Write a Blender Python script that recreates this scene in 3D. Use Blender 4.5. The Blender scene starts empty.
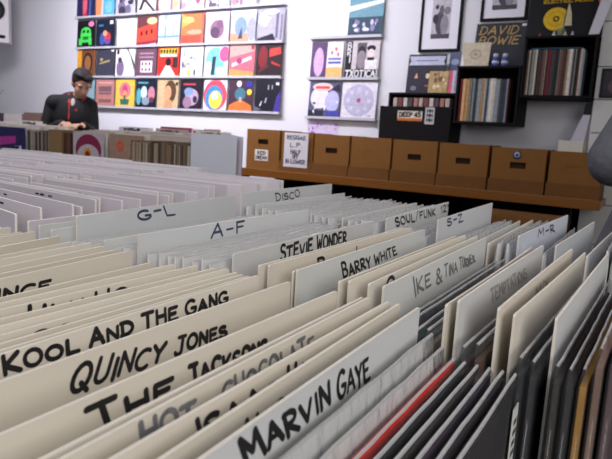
import bpy, bmesh, math, random
from mathutils import Vector, Matrix, Quaternion
random.seed(7)
R = math.radians
S = bpy.context.scene
C = S.collection

# ------------------------------------------------------------------ camera
cam = bpy.data.cameras.new('camera'); co = bpy.data.objects.new('camera', cam); C.objects.link(co)
cam.sensor_width = 36; cam.lens = 36 * 600 / 612; cam.clip_start = 0.01
yaw, pit, rol = R(30), R(8.9), R(3.26)
r0 = Vector((math.cos(yaw), math.sin(yaw), 0)); f0 = Vector((-math.sin(yaw), math.cos(yaw), 0)); zz = Vector((0, 0, 1))
fw = f0 * math.cos(pit) - zz * math.sin(pit); u0 = f0 * math.sin(pit) + zz * math.cos(pit)
Rc = r0 * math.cos(rol) + u0 * math.sin(rol); Uc = -r0 * math.sin(rol) + u0 * math.cos(rol)
M = Matrix((Rc, Uc, -fw)).transposed().to_4x4(); M.translation = (0, 0, 1.2)
co.matrix_world = M
cam.dof.use_dof = True; cam.dof.focus_distance = 0.55; cam.dof.aperture_fstop = 22
S.camera = co
# ------------------------------------------------------------------ light
S.view_settings.view_transform = 'Standard'; S.view_settings.look = 'None'
S.view_settings.exposure = 0.0; S.view_settings.gamma = 1; S.view_settings.use_curve_mapping = False
w = bpy.data.worlds.new('world'); S.world = w; w.use_nodes = True
w.node_tree.nodes['Background'].inputs[0].default_value = (.80, .84, 1, 1)
w.node_tree.nodes['Background'].inputs[1].default_value = .4

def area(name, loc, target, size, power, col, sy=None, spread=180):
    l = bpy.data.lights.new(name, 'AREA'); l.energy = power; l.color = col; l.size = size
    l.spread = R(spread)
    if sy: l.shape = 'RECTANGLE'; l.size_y = sy
    o = bpy.data.objects.new(name, l); C.objects.link(o); o.location = loc
    o.rotation_euler = (Vector(target) - Vector(loc)).to_track_quat('-Z', 'Y').to_euler()
    return o
area('shop_window_daylight', (1.9, -1.6, 2.2), (-.3, .6, 1.0), 1.8, 57, (1, .965, .91), 1.3)
area('front_ceiling_panel', (-1.6, .4, 3.0), (-1.6, 1.1, 0), 1.6, 29, (.95, .935, 1), 1.2)
area('album_wall_wash', (-4.3, 2.9, 3.0), (-4.3, 4.75, 1.75), 2.6, 56, (.92, .88, 1), .3, 120)
area('poster_wall_wash', (-2.3, 3.1, 3.0), (-2.3, 4.75, 1.75), .9, 9.5, (.92, .88, 1), .25, 110)
area('rear_ceiling_panel', (-4.6, 2.4, 3.02), (-4.6, 2.6, 0), 1.2, 16, (.92, .92, 1), .6)

# ------------------------------------------------------------------ materials
_m = {}
def mat(name, col, rough=.6, vary=.06, scale=30, bump=0, spec=.4, metal=0, alpha=1, coat=0, stretch=None, emit=None):
    if name in _m: return _m[name]
    m = bpy.data.materials.new(name); m.use_nodes = True; nt = m.node_tree; b = nt.nodes['Principled BSDF']
    b.inputs['Roughness'].default_value = rough; b.inputs['Metallic'].default_value = metal
    b.inputs['Specular IOR Level'].default_value = spec; b.inputs['Alpha'].default_value = alpha
    b.inputs['Coat Weight'].default_value = coat; b.inputs['Coat Roughness'].default_value = .12
    tc = nt.nodes.new('ShaderNodeTexCoord'); mp = nt.nodes.new('ShaderNodeMapping'); nz = nt.nodes.new('ShaderNodeTexNoise')
    if stretch: mp.inputs['Scale'].default_value = stretch
    nz.inputs['Scale'].default_value = scale; nz.inputs['Detail'].default_value = 4
    mx = nt.nodes.new('ShaderNodeMix'); mx.data_type = 'RGBA'
    a = [max(0, c * (1 - vary)) for c in col]; d = [min(1, c * (1 + vary)) for c in col]
    mx.inputs[6].default_value = (*a, 1); mx.inputs[7].default_value = (*d, 1)
    L = nt.links.new
    L(tc.outputs['Object'], mp.inputs[0]); L(mp.outputs[0], nz.inputs['Vector']); L(nz.outputs[0], mx.inputs[0]); L(mx.outputs[2], b.inputs['Base Color'])
    if bump:
        bp = nt.nodes.new('ShaderNodeBump'); bp.inputs['Strength'].default_value = bump; bp.inputs['Distance'].default_value = .003
        L(nz.outputs[0], bp.inputs['Height']); L(bp.outputs[0], b.inputs['Normal'])
    _m[name] = m; return m
def srgb(h):
    h = h.lstrip('#'); v = [int(h[i:i + 2], 16) / 255 for i in (0, 2, 4)]
    return tuple(c / 12.92 if c < .04 else ((c + .055) / 1.055) ** 2.4 for c in v)
def ink(h): return mat('print_' + h.lstrip('#'), srgb(h), .5, .34, 38, spec=.22)
def paper(h): return mat('card_' + h.lstrip('#'), srgb(h), .75, .03, 8, spec=.25)
def plastic(name, milk, rough, bump, fres=.35, sc=45):
    m = bpy.data.materials.new(name); m.use_nodes = True; nt = m.node_tree; nt.nodes.clear(); N = nt.nodes.new; L = nt.links.new
    out = N('ShaderNodeOutputMaterial'); tr = N('ShaderNodeBsdfTransparent'); tr.inputs[0].default_value = (.96, .96, .97, 1)
    df = N('ShaderNodeBsdfDiffuse'); df.inputs[0].default_value = (.80, .80, .79, 1); gl = N('ShaderNodeBsdfGlossy'); gl.inputs['Roughness'].default_value = rough; gl.inputs[0].default_value = (.95, .95, .98, 1)
    tc = N('ShaderNodeTexCoord'); mp = N('ShaderNodeMapping'); mp.inputs['Scale'].default_value = (1, 1, .5); nz = N('ShaderNodeTexNoise'); nz.inputs['Scale'].default_value = sc; nz.inputs['Detail'].default_value = 3
    bp = N('ShaderNodeBump'); bp.inputs['Strength'].default_value = bump; bp.inputs['Distance'].default_value = .004
    L(tc.outputs['Object'], mp.inputs[0]); L(mp.outputs[0], nz.inputs['Vector']); L(nz.outputs[0], bp.inputs['Height'])
    fr = N('ShaderNodeFresnel'); fr.inputs[0].default_value = 1.55; L(bp.outputs[0], fr.inputs['Normal']); mu = N('ShaderNodeMath'); mu.operation = 'MULTIPLY'; mu.inputs[1].default_value = fres; L(fr.outputs[0], mu.inputs[0]); L(bp.outputs[0], gl.inputs['Normal'])
    a = N('ShaderNodeMixShader'); a.inputs[0].default_value = milk; L(tr.outputs[0], a.inputs[1]); L(df.outputs[0], a.inputs[2])
    b = N('ShaderNodeMixShader'); L(mu.outputs[0], b.inputs[0]); L(a.outputs[0], b.inputs[1]); L(gl.outputs[0], b.inputs[2]); L(b.outputs[0], out.inputs[0]); return m
PLASTIC = plastic('clear_plastic', .04, .1, .7)
MILKY = plastic('milky_plastic', .72, .1, 1, .8, 90)
SEAM_GLINT = plastic('plastic_seam', .62, .12, .8, .9)  # whitish sleeve fold, milkiness raised to paint in its highlight line
MARKER = mat('black_marker', (.012, .012, .014), .5, .3, 90)
FAINT = mat('faded_marker', (.19, .20, .22), .6, .3, 90)
BLUEINK = mat('dark_blue_marker', (.05, .06, .12), .5, .3, 90)
BLACKWOOD = mat('black_painted_wood', (.007, .006, .007), .7, .3, 20, .2, .15)
BINWOOD = mat('dark_bin_wood', (.035, .022, .015), .5, .4, 12, .3, stretch=(1, 1, 8))
ORANGEWOOD = mat('orange_varnished_wood', (.24, .088, .014), .38, .3, 6, .2, stretch=(.6, 8, 8))
CARDBOARD = mat('brown_cardboard', (.235, .098, .016), .75, .12, 14, .1)
CARDBOARD_SHADE = mat('darker_brown_cardboard', (.17, .068, .011), .75, .12, 14, .1)  # same cardboard, darkened for the lid trays to stand in for their shadow line
LEDGE = mat('pale_grey_ledge', (.50, .50, .55), .4, .05, 20)
HOLE = mat('dark_box_inside', (.05, .022, .008), .9)  # cardboard darkened to the shade inside a box
METAL = mat('brushed_aluminium', (.42, .42, .46), .35, .1, 40, metal=.7)

# ------------------------------------------------------------------ mesh helpers
class MB:
    def __init__(s): s.v = []; s.f = []; s.mi = []; s.mats = []; s.sm = []
    def m(s, mt):
        if mt not in s.mats: s.mats.append(mt)
        return s.mats.index(mt)
    def add(s, vs, fs, mt, smooth=False):
        b = len(s.v); s.v += [tuple(v) for v in vs]; k = s.m(mt)
        for f in fs: s.f.append([b + i for i in f]); s.mi.append(k); s.sm.append(smooth)
        return s
    def box(s, x0, y0, z0, x1, y1, z1, mt):
        vs = [(x, y, z) for z in (z0, z1) for y in (y0, y1) for x in (x0, x1)]
        return s.add(vs, [(0, 2, 3, 1), (4, 5, 7, 6), (0, 1, 5, 4), (1, 3, 7, 5), (3, 2, 6, 7), (2, 0, 4, 6)], mt)
    def prism(s, pts, y0, y1, mt):          # pts in x,z (counter clockwise seen from -y); extruded along y
        n = len(pts); vs = [(x, y0, z) for x, z in pts] + [(x, y1, z) for x, z in pts]
        fs = [tuple(range(n)), tuple(range(2 * n - 1, n - 1, -1))] + [(i, n + i, n + (i + 1) % n, (i + 1) % n) for i in range(n)]
        return s.add(vs, fs, mt)
    def slab(s, pts, z0, z1, mt):           # pts in x,y
        n = len(pts); vs = [(x, y, z0) for x, y in pts] + [(x, y, z1) for x, y in pts]
        fs = [tuple(range(n - 1, -1, -1)), tuple(range(n, 2 * n))] + [(i, (i + 1) % n, n + (i + 1) % n, n + i) for i in range(n)]
        return s.add(vs, fs, mt)
    def lathe(s, prof, c, ax, mt, n=24):    # prof (r, h) about axis ax through c
        q = Vector((0, 0, 1)).rotation_difference(Vector(ax)); vs = []; fs = []
        for r, h in prof:
            for i in range(n):
                a = 2 * math.pi * i / n; vs.append(Vector(c) + q @ Vector((r * math.cos(a), r * math.sin(a), h)))
        for j in range(len(prof) - 1):
            for i in range(n): fs.append((j * n + i, j * n + (i + 1) % n, (j + 1) * n + (i + 1) % n, (j + 1) * n + i))
        fs.append(tuple(range(n - 1, -1, -1))); fs.append(tuple((len(prof) - 1) * n + i for i in range(n)))
        return s.add(vs, fs, mt, True)
    def build(s, name, parent=None, loc=None, rot=None, bevel=0):
        me = bpy.data.meshes.new(name); me.from_pydata(s.v, [], s.f)
        for mt in s.mats: me.materials.append(mt)
        me.polygons.foreach_set('material_index', s.mi); me.polygons.foreach_set('use_smooth', s.sm); me.update()
        o = bpy.data.objects.new(name, me); C.objects.link(o)
        if parent: o.parent = parent
        if loc: o.location = loc
        if rot: o.rotation_euler = rot
        if bevel:
            bv = o.modifiers.new('bevel', 'BEVEL'); bv.width = bevel; bv.segments = 2; bv.limit_method = 'ANGLE'
        return o
def tag(o, label, cat, group=None):
    o['label'] = label; o['category'] = cat
    if group: o['group'] = group
    return o
def struct(o): o['kind'] = 'structure'; return o
def empty(name, loc, rz=0):
    o = bpy.data.objects.new(name, None); C.objects.link(o); o.location = loc; o.rotation_euler = (0, 0, rz); o.empty_display_size = .05
    return o
ORD = 'zeroth first second third fourth fifth sixth seventh eighth ninth tenth eleventh twelfth thirteenth fourteenth fifteenth sixteenth seventeenth eighteenth nineteenth twentieth'.split()
def ordn(n):
    if n <= 20: return ORD[n]
    t = {2: 'twenty', 3: 'thirty', 4: 'forty', 5: 'fifty'}[n // 10]
    if n % 10 == 0: return t[:-1] + 'ieth'
    return t + '-' + ORD[n % 10]

# ------------------------------------------------------------------ marker lettering
def arc(cx, cy, rx, ry, a0, a1, n=8):
    return [(cx + rx * math.cos(R(a0 + (a1 - a0) * i / n)), cy + ry * math.sin(R(a0 + (a1 - a0) * i / n))) for i in range(n + 1)]
G = {
 'A': [[(0, 0), (.36, 1), (.7, 0)], [(.12, .36), (.62, .36)]],
 'B': [[(.05, 0), (.08, 1)], [(.08, 1)] + arc(.3, .76, .28, .24, 80, -90, 6) + [(.1, .52)], [(.1, .52)] + arc(.32, .27, .33, .27, 80, -90, 6) + [(.05, 0)]],
 'C': [arc(.42, .5, .4, .5, 55, 305, 12)],
 'D': [[(.08, 0), (.08, 1)], [(0, 1)] + arc(.22, .5, .46, .5, 85, -85, 10) + [(0, 0)]],
 'E': [[(.62, 1), (.08, .98), (.06, 0), (.64, .03)], [(.06, .52), (.5, .54)]],
 'F': [[(.62, 1), (.08, .98), (.06, 0)], [(.06, .52), (.5, .54)]],
 'G': [arc(.42, .5, .4, .5, 50, 330, 12) + [(.78, .42), (.46, .44)]],
 'H': [[(.05, 1), (.05, 0)], [(.62, 1), (.62, 0)], [(.05, .5), (.62, .52)]],
 'I': [[(.12, 1), (.12, 0)]],
 'J': [[(.1, 1), (.62, 1)], [(.42, 1), (.42, .2)] + arc(.2, .2, .22, .2, 0, -170, 6)],
 'K': [[(.06, 1), (.06, 0)], [(.62, 1), (.08, .45), (.66, 0)]],
 'L': [[(.08, 1), (.06, .03), (.58, 0)]],
 'M': [[(.02, 0), (.1, 1), (.4, .35), (.72, 1), (.82, 0)]],
 'N': [[(.05, 0), (.06, 1), (.6, .03), (.62, 1)]],
 'O': [arc(.38, .5, .36, .5, 95, 455, 14)],
 'P': [[(.06, 0), (.06, 1)], [(.02, .98)] + arc(.28, .73, .32, .27, 80, -90, 6) + [(.06, .46)]],
 'Q': [arc(.38, .5, .36, .5, 95, 455, 14), [(.42, .28), (.78, -.08)]],
 'R': [[(.06, 0), (.06, 1)], [(.02, .98)] + arc(.28, .75, .3, .25, 80, -90, 6) + [(.08, .5), (.64, 0)]],
 'S': [arc(.32, .76, .28, .24, 40, 250, 8) + arc(.3, .26, .3, .27, 70, -150, 8)],
 'T': [[(0, .98), (.7, 1)], [(.35, 1), (.33, 0)]],
 'U': [[(.05, 1), (.05, .3)] + arc(.32, .28, .27, .28, 180, 360, 8) + [(.6, 1)]],
 'V': [[(.02, 1), (.32, 0), (.64, 1)]],
 'W': [[(.02, 1), (.2, 0), (.44, .7), (.64, 0), (.86, 1)]],
 'X': [[(.02, 1), (.62, 0)], [(.62, 1), (.02, 0)]],
 'Y': [[(.02, 1), (.34, .5), (.32, 0)], [(.34, .5), (.64, 1)]],
 'Z': [[(.04, 1), (.62, 1), (.02, 0), (.66, 0)]],
 '&': [[(.7, 0), (.15, .7)] + arc(.32, .8, .17, .2, 200, -10, 6) + [(.1, .35)] + arc(.3, .22, .24, .22, 160, 330, 6) + [(.68, .42)]],
 '/': [[(.02, -.08), (.5, 1.05)]], '-': [[(.08, .5), (.52, .52)]], '1': [[(.05, .8), (.22, 1), (.2, 0)]],
 '2': [arc(.3, .74, .27, .26, 160, -20, 6) + [(.04, 0), (.62, .02)]], '"': [[(.08, 1.05), (.06, .75)], [(.28, 1.05), (.26, .75)]],
 "'": [[(.1, 1.05), (.06, .75)]], '.': [[(.1, 0), (.14, .04)]], '!': [[(.1, 1), (.1, .32)], [(.1, .02), (.12, .06)]],
 '4': [[(.45, 0), (.45, 1), (.02, .32), (.62, .32)]], '5': [[(.55, 1), (.1, 1), (.08, .58)] + arc(.28, .3, .3, .3, 90, -140, 8)],
}
def glyph_w(ch): return .42 if ch == ' ' else max(x for st in G[ch] for x, y in st) + .2
def strokes(mb, text, BL, BR, TL, TR, rad, mt, yfun, jit=.03, y_off=-.0003, small=1):
    """marker strokes laid in the quad BL BR TL TR (card x, card z)"""
    tot = sum(glyph_w(c) for c in text) - .2; x = 0; rnd = random.Random(text)
    def P(u, v):
        a = [BL[i] + (BR[i] - BL[i]) * u for i in (0, 1)]; b = [TL[i] + (TR[i] - TL[i]) * u for i in (0, 1)]
        return Vector((a[0] + (b[0] - a[0]) * v, a[1] + (b[1] - a[1]) * v))
    first = True
    for ch in text:
        if ch == ' ': first = True
        else:
            dy = rnd.uniform(-jit, jit) * 2; sc = (1 + rnd.uniform(-jit, jit) * 3) * (1 if first else small); first = False; dy += (0 if sc > .95 else .04)
            for st in G[ch]:
                pts = [P((x + px) / tot, dy + py * sc) for px, py in st]
                rr = rad * rnd.uniform(.88, 1.12)
                for i, p in enumerate(pts):           # round dab at each joint
                    n = 8; vs = [(p.x + rr * math.cos(2 * math.pi * k / n), 0, p.y + rr * math.sin(2 * math.pi * k / n)) for k in range(n)]
                    vs = [(a, yfun(a) + y_off, c) for a, b, c in vs]; mb.add(vs, [tuple(range(n))], mt)
                    if i:
                        q = pts[i - 1]; d = p - q
                        if d.length < 1e-6: continue
                        nn = Vector((-d.y, d.x)).normalized() * rr
                        m = max(1, int(d.length / .01))
                        for k in range(m):
                            a = q + d * k / m; b = q + d * (k + 1) / m
                            vs = [(e.x, yfun(e.x) + y_off, e.y) for e in (a - nn, b - nn, b + nn, a + nn)]
                            mb.add(vs, [(0, 1, 2, 3)], mt)
        x += glyph_w(ch)

# ------------------------------------------------------------------ setting
mWall = mat('white_painted_wall', (.72, .72, .75), .8, .03, 2, .05)
mWallB = mWall
mFloor = mat('grey_vinyl_floor', (.14, .12, .11), .5, .3, 5)
struct(MB().box(-7.9, -2.5, -.1, 3.2, 4.95, 0, mFloor).build('floor'))
struct(MB().box(-7.9, 4.75, 0, 3.2, 4.9, 3.2, mWall).build('wall_back'))
struct(MB().box(-7.9, -2.5, 0, -7.7, 4.75, 3.2, mWall).build('wall_left'))
struct(MB().box(3.0, -2.5, 0, 3.2, 4.75, 3.2, mWall).build('wall_right'))
struct(MB().box(-7.9, -2.5, 3.2, 3.2, 4.9, 3.3, mWall).build('ceiling'))
struct(MB().box(-7.7, 4.735, 0, 3.0, 4.75, .1, mWall).build('baseboard_back'))
pl = MB(); mPil = mat('white_panel_paint', (.62, .62, .60), .6, .04, 6); mSeam = mat('panel_seam_grey', (.2, .2, .2), .8)
zs = [0, .30, .58, .85, 1.11, 1.325, 1.542, 1.754, 2.04, 2.32, 2.61, 2.9, 3.2]
for a, b in zip(zs, zs[1:]): pl.box(-.432, 4.46, a + .004, .75, 4.75, b - .004, mPil)
pl.box(-.422, 4.47, 0, .74, 4.75, 3.2, mSeam)
struct(pl.build('trim_1'))  # white panelled pillar with its seams

# ------------------------------------------------------------------ divider cards and records
FLOOR_Z = .735
CREAM = ['E0D9CB', 'DAD2C2', 'E4DDD0', 'D6CEBE']; COOL = ['D8DAD8', 'D2D3D2', 'C6C9CB']; LILAC = ['D6D0D4', 'D2CBD1', 'DCD6D9', 'C8C2C7']  # LILAC faces toned down so their bright edges read as lit from above
def divider_mesh(L, H, bow, mt, edge=None, th=.0018):
    if mt.name[5:] in LILAC: th = .0028; edge = EDGE_LIT
    mb = MB(); n = 8; r = .0016
    xs = [0, r * .3, r] + [L * k / n for k in range(1, n)] + [L - r, L - r * .3, L]
    y = lambda x: bow * math.sin(math.pi * max(0, min(1, x / L)))
    def top(x):
        d = min(x, L - x)
        return H - (r - math.sqrt(max(0, r * r - (r - d) ** 2)) if d < r else 0)
    vs = []
    for x in xs: vs += [(x, y(x) - th / 2, 0), (x, y(x) - th / 2, top(x)), (x, y(x) + th / 2, top(x)), (x, y(x) + th / 2, 0)]
    fs = []
    for i in range(len(xs) - 1):
        a = i * 4; b = a + 4
        fs += [(a, b, b + 1, a + 1), (a + 2, b + 2, b + 3, a + 3), (a + 3, b + 3, b, a)]
    es = [(i * 4 + 1, i * 4 + 5, i * 4 + 6, i * 4 + 2) for i in range(len(xs) - 1)]
    k = (len(xs) - 1) * 4; es += [(0, 1, 2, 3), (k + 3, k + 2, k + 1, k)]
    mb.add(vs, fs, mt, False); mb.add(vs, es, edge or mt)
    return mb, (lambda x: y(x) - th / 2)
EDGE_LIT = mat('card_edge_white', srgb('F4EEE4'), .7, .05, 40)  # brighter edge colour, light from above painted onto the left bin cards
EDGE = mat('card_edge_cream', srgb('E6DED0'), .7, .05, 40)
_dv = {}
def divider(p0, p1, ztop, colour, label, group=None, L=None, bow=0, text=None, base=FLOOR_Z, lean=0):
    """card standing from p0 (its left end) to p1; text = list of (string, BL, BR, TL, TR, radius, material)"""
    d = Vector(p1) - Vector(p0); L = L or math.floor(d.length * 200) / 200; H = ztop - base; ang = math.atan2(d.y, d.x)
    key = (round(L, 3), math.floor(H * 200) / 200, round(bow, 3), colour)
    if not text and key in _dv:
        o = _dv[key].copy(); C.objects.link(o)
        for k in ('label', 'category', 'group'):
            if k in o: del o[k]
    else:
        mb, yf = divider_mesh(L if text else key[0], H if text else key[1], bow, paper(colour), EDGE)
        o = mb.build('divider_card')
        if not text: _dv[key] = o
        else:
            for t, BL, BR, TL, TR, rad, mt in text:
                tb = MB(); q = [(a, b - base) for a, b in (BL, BR, TL, TR)]
                strokes(tb, t, *q, rad * 1.34, mt, yf, .045, small=.84 if len(t) > 2 and '-' not in t else 1); tb.build('lettering', o)
    o.location = (p0[0], p0[1], base); o.rotation_euler = (lean, 0, ang)
    if not text: o.location.z = ztop - key[1]; 
    tag(o, label, 'divider', group); return o
_rec = {}
def record(loc, ang, colour, label, group, plastic=True, edge=None, size=.312, lean=0, kind='clear', ptop=.014):
    k = (colour, plastic, kind, ptop)
    if k not in _rec:
        mb = MB(); mb.box(.002, -.0021, 0, size, .0021, size, ink(colour))
        o = mb.build('vinyl_record', bevel=.0006); p = None
        if plastic:
            pb = MB(); n = 14; rnd = random.Random(str(k)); vs = []; xs = [-.004 + (size + .008) * i / n for i in range(n + 1)]
            for x in xs:
                t = size + ptop + rnd.uniform(-.0002, .0002) * (1 if kind == 'clear' else 5); a = rnd.uniform(-.00025, .00025)
                vs += [(x, -.0028, 0), (x, -.0029 + a, size), (x, -.0010 + a, t - .0012), (x, -.0006 + a, t), (x, .0006 + a, t), (x, .0010 + a, t - .0012), (x, .0029 + a, size), (x, .0028, 0)]
            pm = PLASTIC if kind == 'clear' else MILKY; A_ = []; B_ = []
            for i in range(n):
                for j in range(7): a = i * 8 + j; (B_ if j in (2, 3, 4) else A_).append((a, a + 8, a + 9, a + 1))
            A_ += [tuple(range(8)), tuple(n * 8 + j for j in range(7, -1, -1))]
            pb.add(vs, A_, pm, True); b0 = pb.v; k1 = pb.m(SEAM_GLINT)
            for f in B_: pb.f.append(list(f)); pb.mi.append(k1); pb.sm.append(False)
            p = pb.build('plastic_sleeve', o)
        _rec[k] = (o, p)
    else:
        s, sp = _rec[k]; o = s.copy(); C.objects.link(o)
        if sp: c = sp.copy(); c.parent = o; C.objects.link(c)
    o.location = loc; o.rotation_euler = (lean, 0, ang); tag(o, label, 'record', group); return o

def bin_box(name, pts, z0, z1, label, parts=(), mt=BINWOOD, wall=.14):
    """bin on a cabinet with footprint pts; low rim above the floor of the bin"""
    e = empty(name, (0, 0, 0)); tag(e, label, 'record bin')
    MB().slab(pts, .08, z0 - .001, mt).build('cabinet', e)
    cx = sum(p[0] for p in pts) / 4; cy = sum(p[1] for p in pts) / 4
    inn = [(cx + (x - cx) * .94, cy + (y - cy) * .94) for x, y in pts]
    MB().slab(inn, 0, .08, BLACKWOOD).build('plinth', e)
    for i in range(4):
        a = Vector(pts[i]); b = Vector(pts[(i + 1) % 4]); d = (b - a).normalized(); n = Vector((-d.y, d.x)) * .012
        MB().slab([tuple(a), tuple(b), tuple(b + n), tuple(a + n)], z0 - .001, z0 + wall, mt).build('side_panel', e)
    for (x0, y0, x1, y1) in parts:
        MB().box(x0, y0, z0 - .001, x1, y1, z0 + wall, mt).build('partition', e)
    return e

# ---- near bin: three columns A (nearest), B, C; cards run along +Y and face +X
bin_box('record_bin', [(-.636, .02), (.024, .02), (.024, 1.19), (-.636, 1.19)], FLOOR_Z, 0,
        'dark wooden record bin nearest the camera, holding the lettered dividers', [(-.624, .3845, .012, .3885), (-.624, .7705, .012, .7755)])
A0, A1, B0, B1, C0, C1 = .06, .38, .415, .735, .79, 1.125
def q(*a): return a
m_, f_ = MARKER, FAINT
# (x near, x far, z top, colour, text items, label)
colA = [
 (-.543, -.585, 1.088, 'DDD6C9', None, ''), (-.522, -.568, 1.09, 'E0D9CB', None, ''), (-.498, -.552, 1.087, 'DAD2C2', None, ''),
 (-.472, -.531, 1.09, 'E0D9CB', None, ''), (-.452, -.512, 1.086, 'E4DDD0', None, ''), (-.436, -.496, 1.09, 'DAD2C2', None, ''),
 (-.422, -.472, 1.088, 'E0D9CB', None, ''), (-.411, -.449, 1.09, 'E4DDD0', None, ''), (-.392, -.429, 1.09, 'E0D9CB', None, ''),
 (-.379, -.413, 1.089, 'D6CEBE', None, ''),
 (-.363, -.397, 1.09, 'E0D9CB', [('PRINCE', (.152, 1.075), (.228, 1.072), (.153, 1.083), (.229, 1.082), .0011, m_)], 'cream divider in the nearest column ending in marker letters NCE at the left edge'),
 (-.353, -.372, 1.083, 'DAD2C2', None, ''), (-.340, -.345, 1.086, 'E4DDD0', None, ''),
 (-.327, -.322, 1.088, 'E0D9CB', [('HI', (.165, 1.072), (.182, 1.072), (.165, 1.087), (.182, 1.084), .0013, m_), ('U', (.195, 1.072), (.205, 1.072), (.195, 1.0840), (.205, 1.0840), .001, m_), ('UO', (.215, 1.072), (.245, 1.072), (.215, 1.0845), (.245, 1.0855), .001, m_)], 'cream divider showing only scattered tops of thick marker letters'),
 (-.310, -.302, 1.089, 'DAD2C2', None, ''), (-.296, -.291, 1.09, 'E4DDD0', None, ''),
 (-.283, -.281, 1.089, 'E0D9CB', [('CO', (.135, 1.072), (.165, 1.072), (.135, 1.0845), (.165, 1.0855), .0011, m_)], 'cream divider showing a few rounded letter tops behind the four-word divider'), (-.270, -.273, 1.089, 'D6CEBE', None, ''), (-.264, -.267, 1.0885, 'E0D9CB', None, ''),
 (-.254, -.260, 1.09, 'E4DDD0', [('KOOL AND THE GANG', (.104, 1.0795), (.28, 1.0755), (.103, 1.0885), (.279, 1.0855), .0010, m_)], 'cream divider marked with four words, the first starting with K'),
 (-.227, -.231, 1.09, 'E0D9CB', [('QUINCY', (.118, 1.071), (.182, 1.069), (.124, 1.0855), (.186, 1.0815), .00105, m_), ('JONES', (.193, 1.0695), (.242, 1.068), (.195, 1.080), (.240, 1.077), .0010, m_)], 'cream divider marked with two words, the first starting with a big Q'),
 (-.187, -.191, 1.09, 'E0D9CB', [('THE', (.101, 1.073), (.147, 1.071), (.096, 1.084), (.147, 1.083), .00125, m_), ('JACKSONS', (.160, 1.071), (.232, 1.067), (.158, 1.083), (.228, 1.0795), .00115, m_)], 'cream divider marked THE and a second word starting with J'),
 (-.163, -.170, 1.089, 'E4DDD0', None, ''),
 (-.156, -.165, 1.09, 'E0D9CB', [('HOT', (.098, 1.077), (.130, 1.076), (.096, 1.087), (.129, 1.086), .0011, f_), ('CHOCOLATE', (.150, 1.074), (.242, 1.072), (.148, 1.0865), (.236, 1.0855), .0009, f_)], 'cream divider with faint letters starting H and CH'),
 (-.143, -.150, 1.09, 'E4DDD0', [('ISAAC', (.116, 1.0745), (.177, 1.073), (.112, 1.086), (.173, 1.084), .0011, m_), ('HAYES', (.186, 1.0715), (.240, 1.069), (.184, 1.085), (.236, 1.0815), .00115, m_)], 'cream divider marked with two words starting with I and H'),
 (-.128, -.142, 1.09, 'DAD2C2', [('AL GREEN', (.128, 1.072), (.214, 1.066), (.127, 1.0825), (.208, 1.077), .0010, m_)], 'cream divider with few letter tops, just behind the nearest lettered divider'),
 (-.118, -.128, 1.09, 'D6D8D8', [('MARVIN', (.116, 1.0735), (.188, 1.0705), (.109, 1.0855), (.184, 1.084), .0011, m_), ('GAYE', (.196, 1.070), (.238, 1.0665), (.194, 1.0835), (.232, 1.082), .00095, m_)], 'nearest grey-white divider marked with two words, starting with M and G'),
]
def lay(col, y0, y1, where, tail='', jit=True):
    named = [i for i, c in enumerate(col) if c[5]]
    for i, c in enumerate(col):
        xa, xb, z, colr, txt, lab = c[:6]; e = c[6] if len(c) > 6 else (y0, y1)
        if not lab:
            lab = lab or f'blank {"pale" if colr in COOL else "cream"} divider, {ordn(i + 1)} from the far left end of the {where}'
        b = ((i * 37) % 5 - 2) * .0004 if txt is None else .001
        dy = random.uniform(-.003, .003) if (jit and txt is None) else 0
        # extend the line to the ends
        divider((xa, e[0] + dy), (xb, e[1] + dy), z, colr, lab, None, bow=b, text=txt)
lay(colA, A0, A1, 'nearest column')
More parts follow.
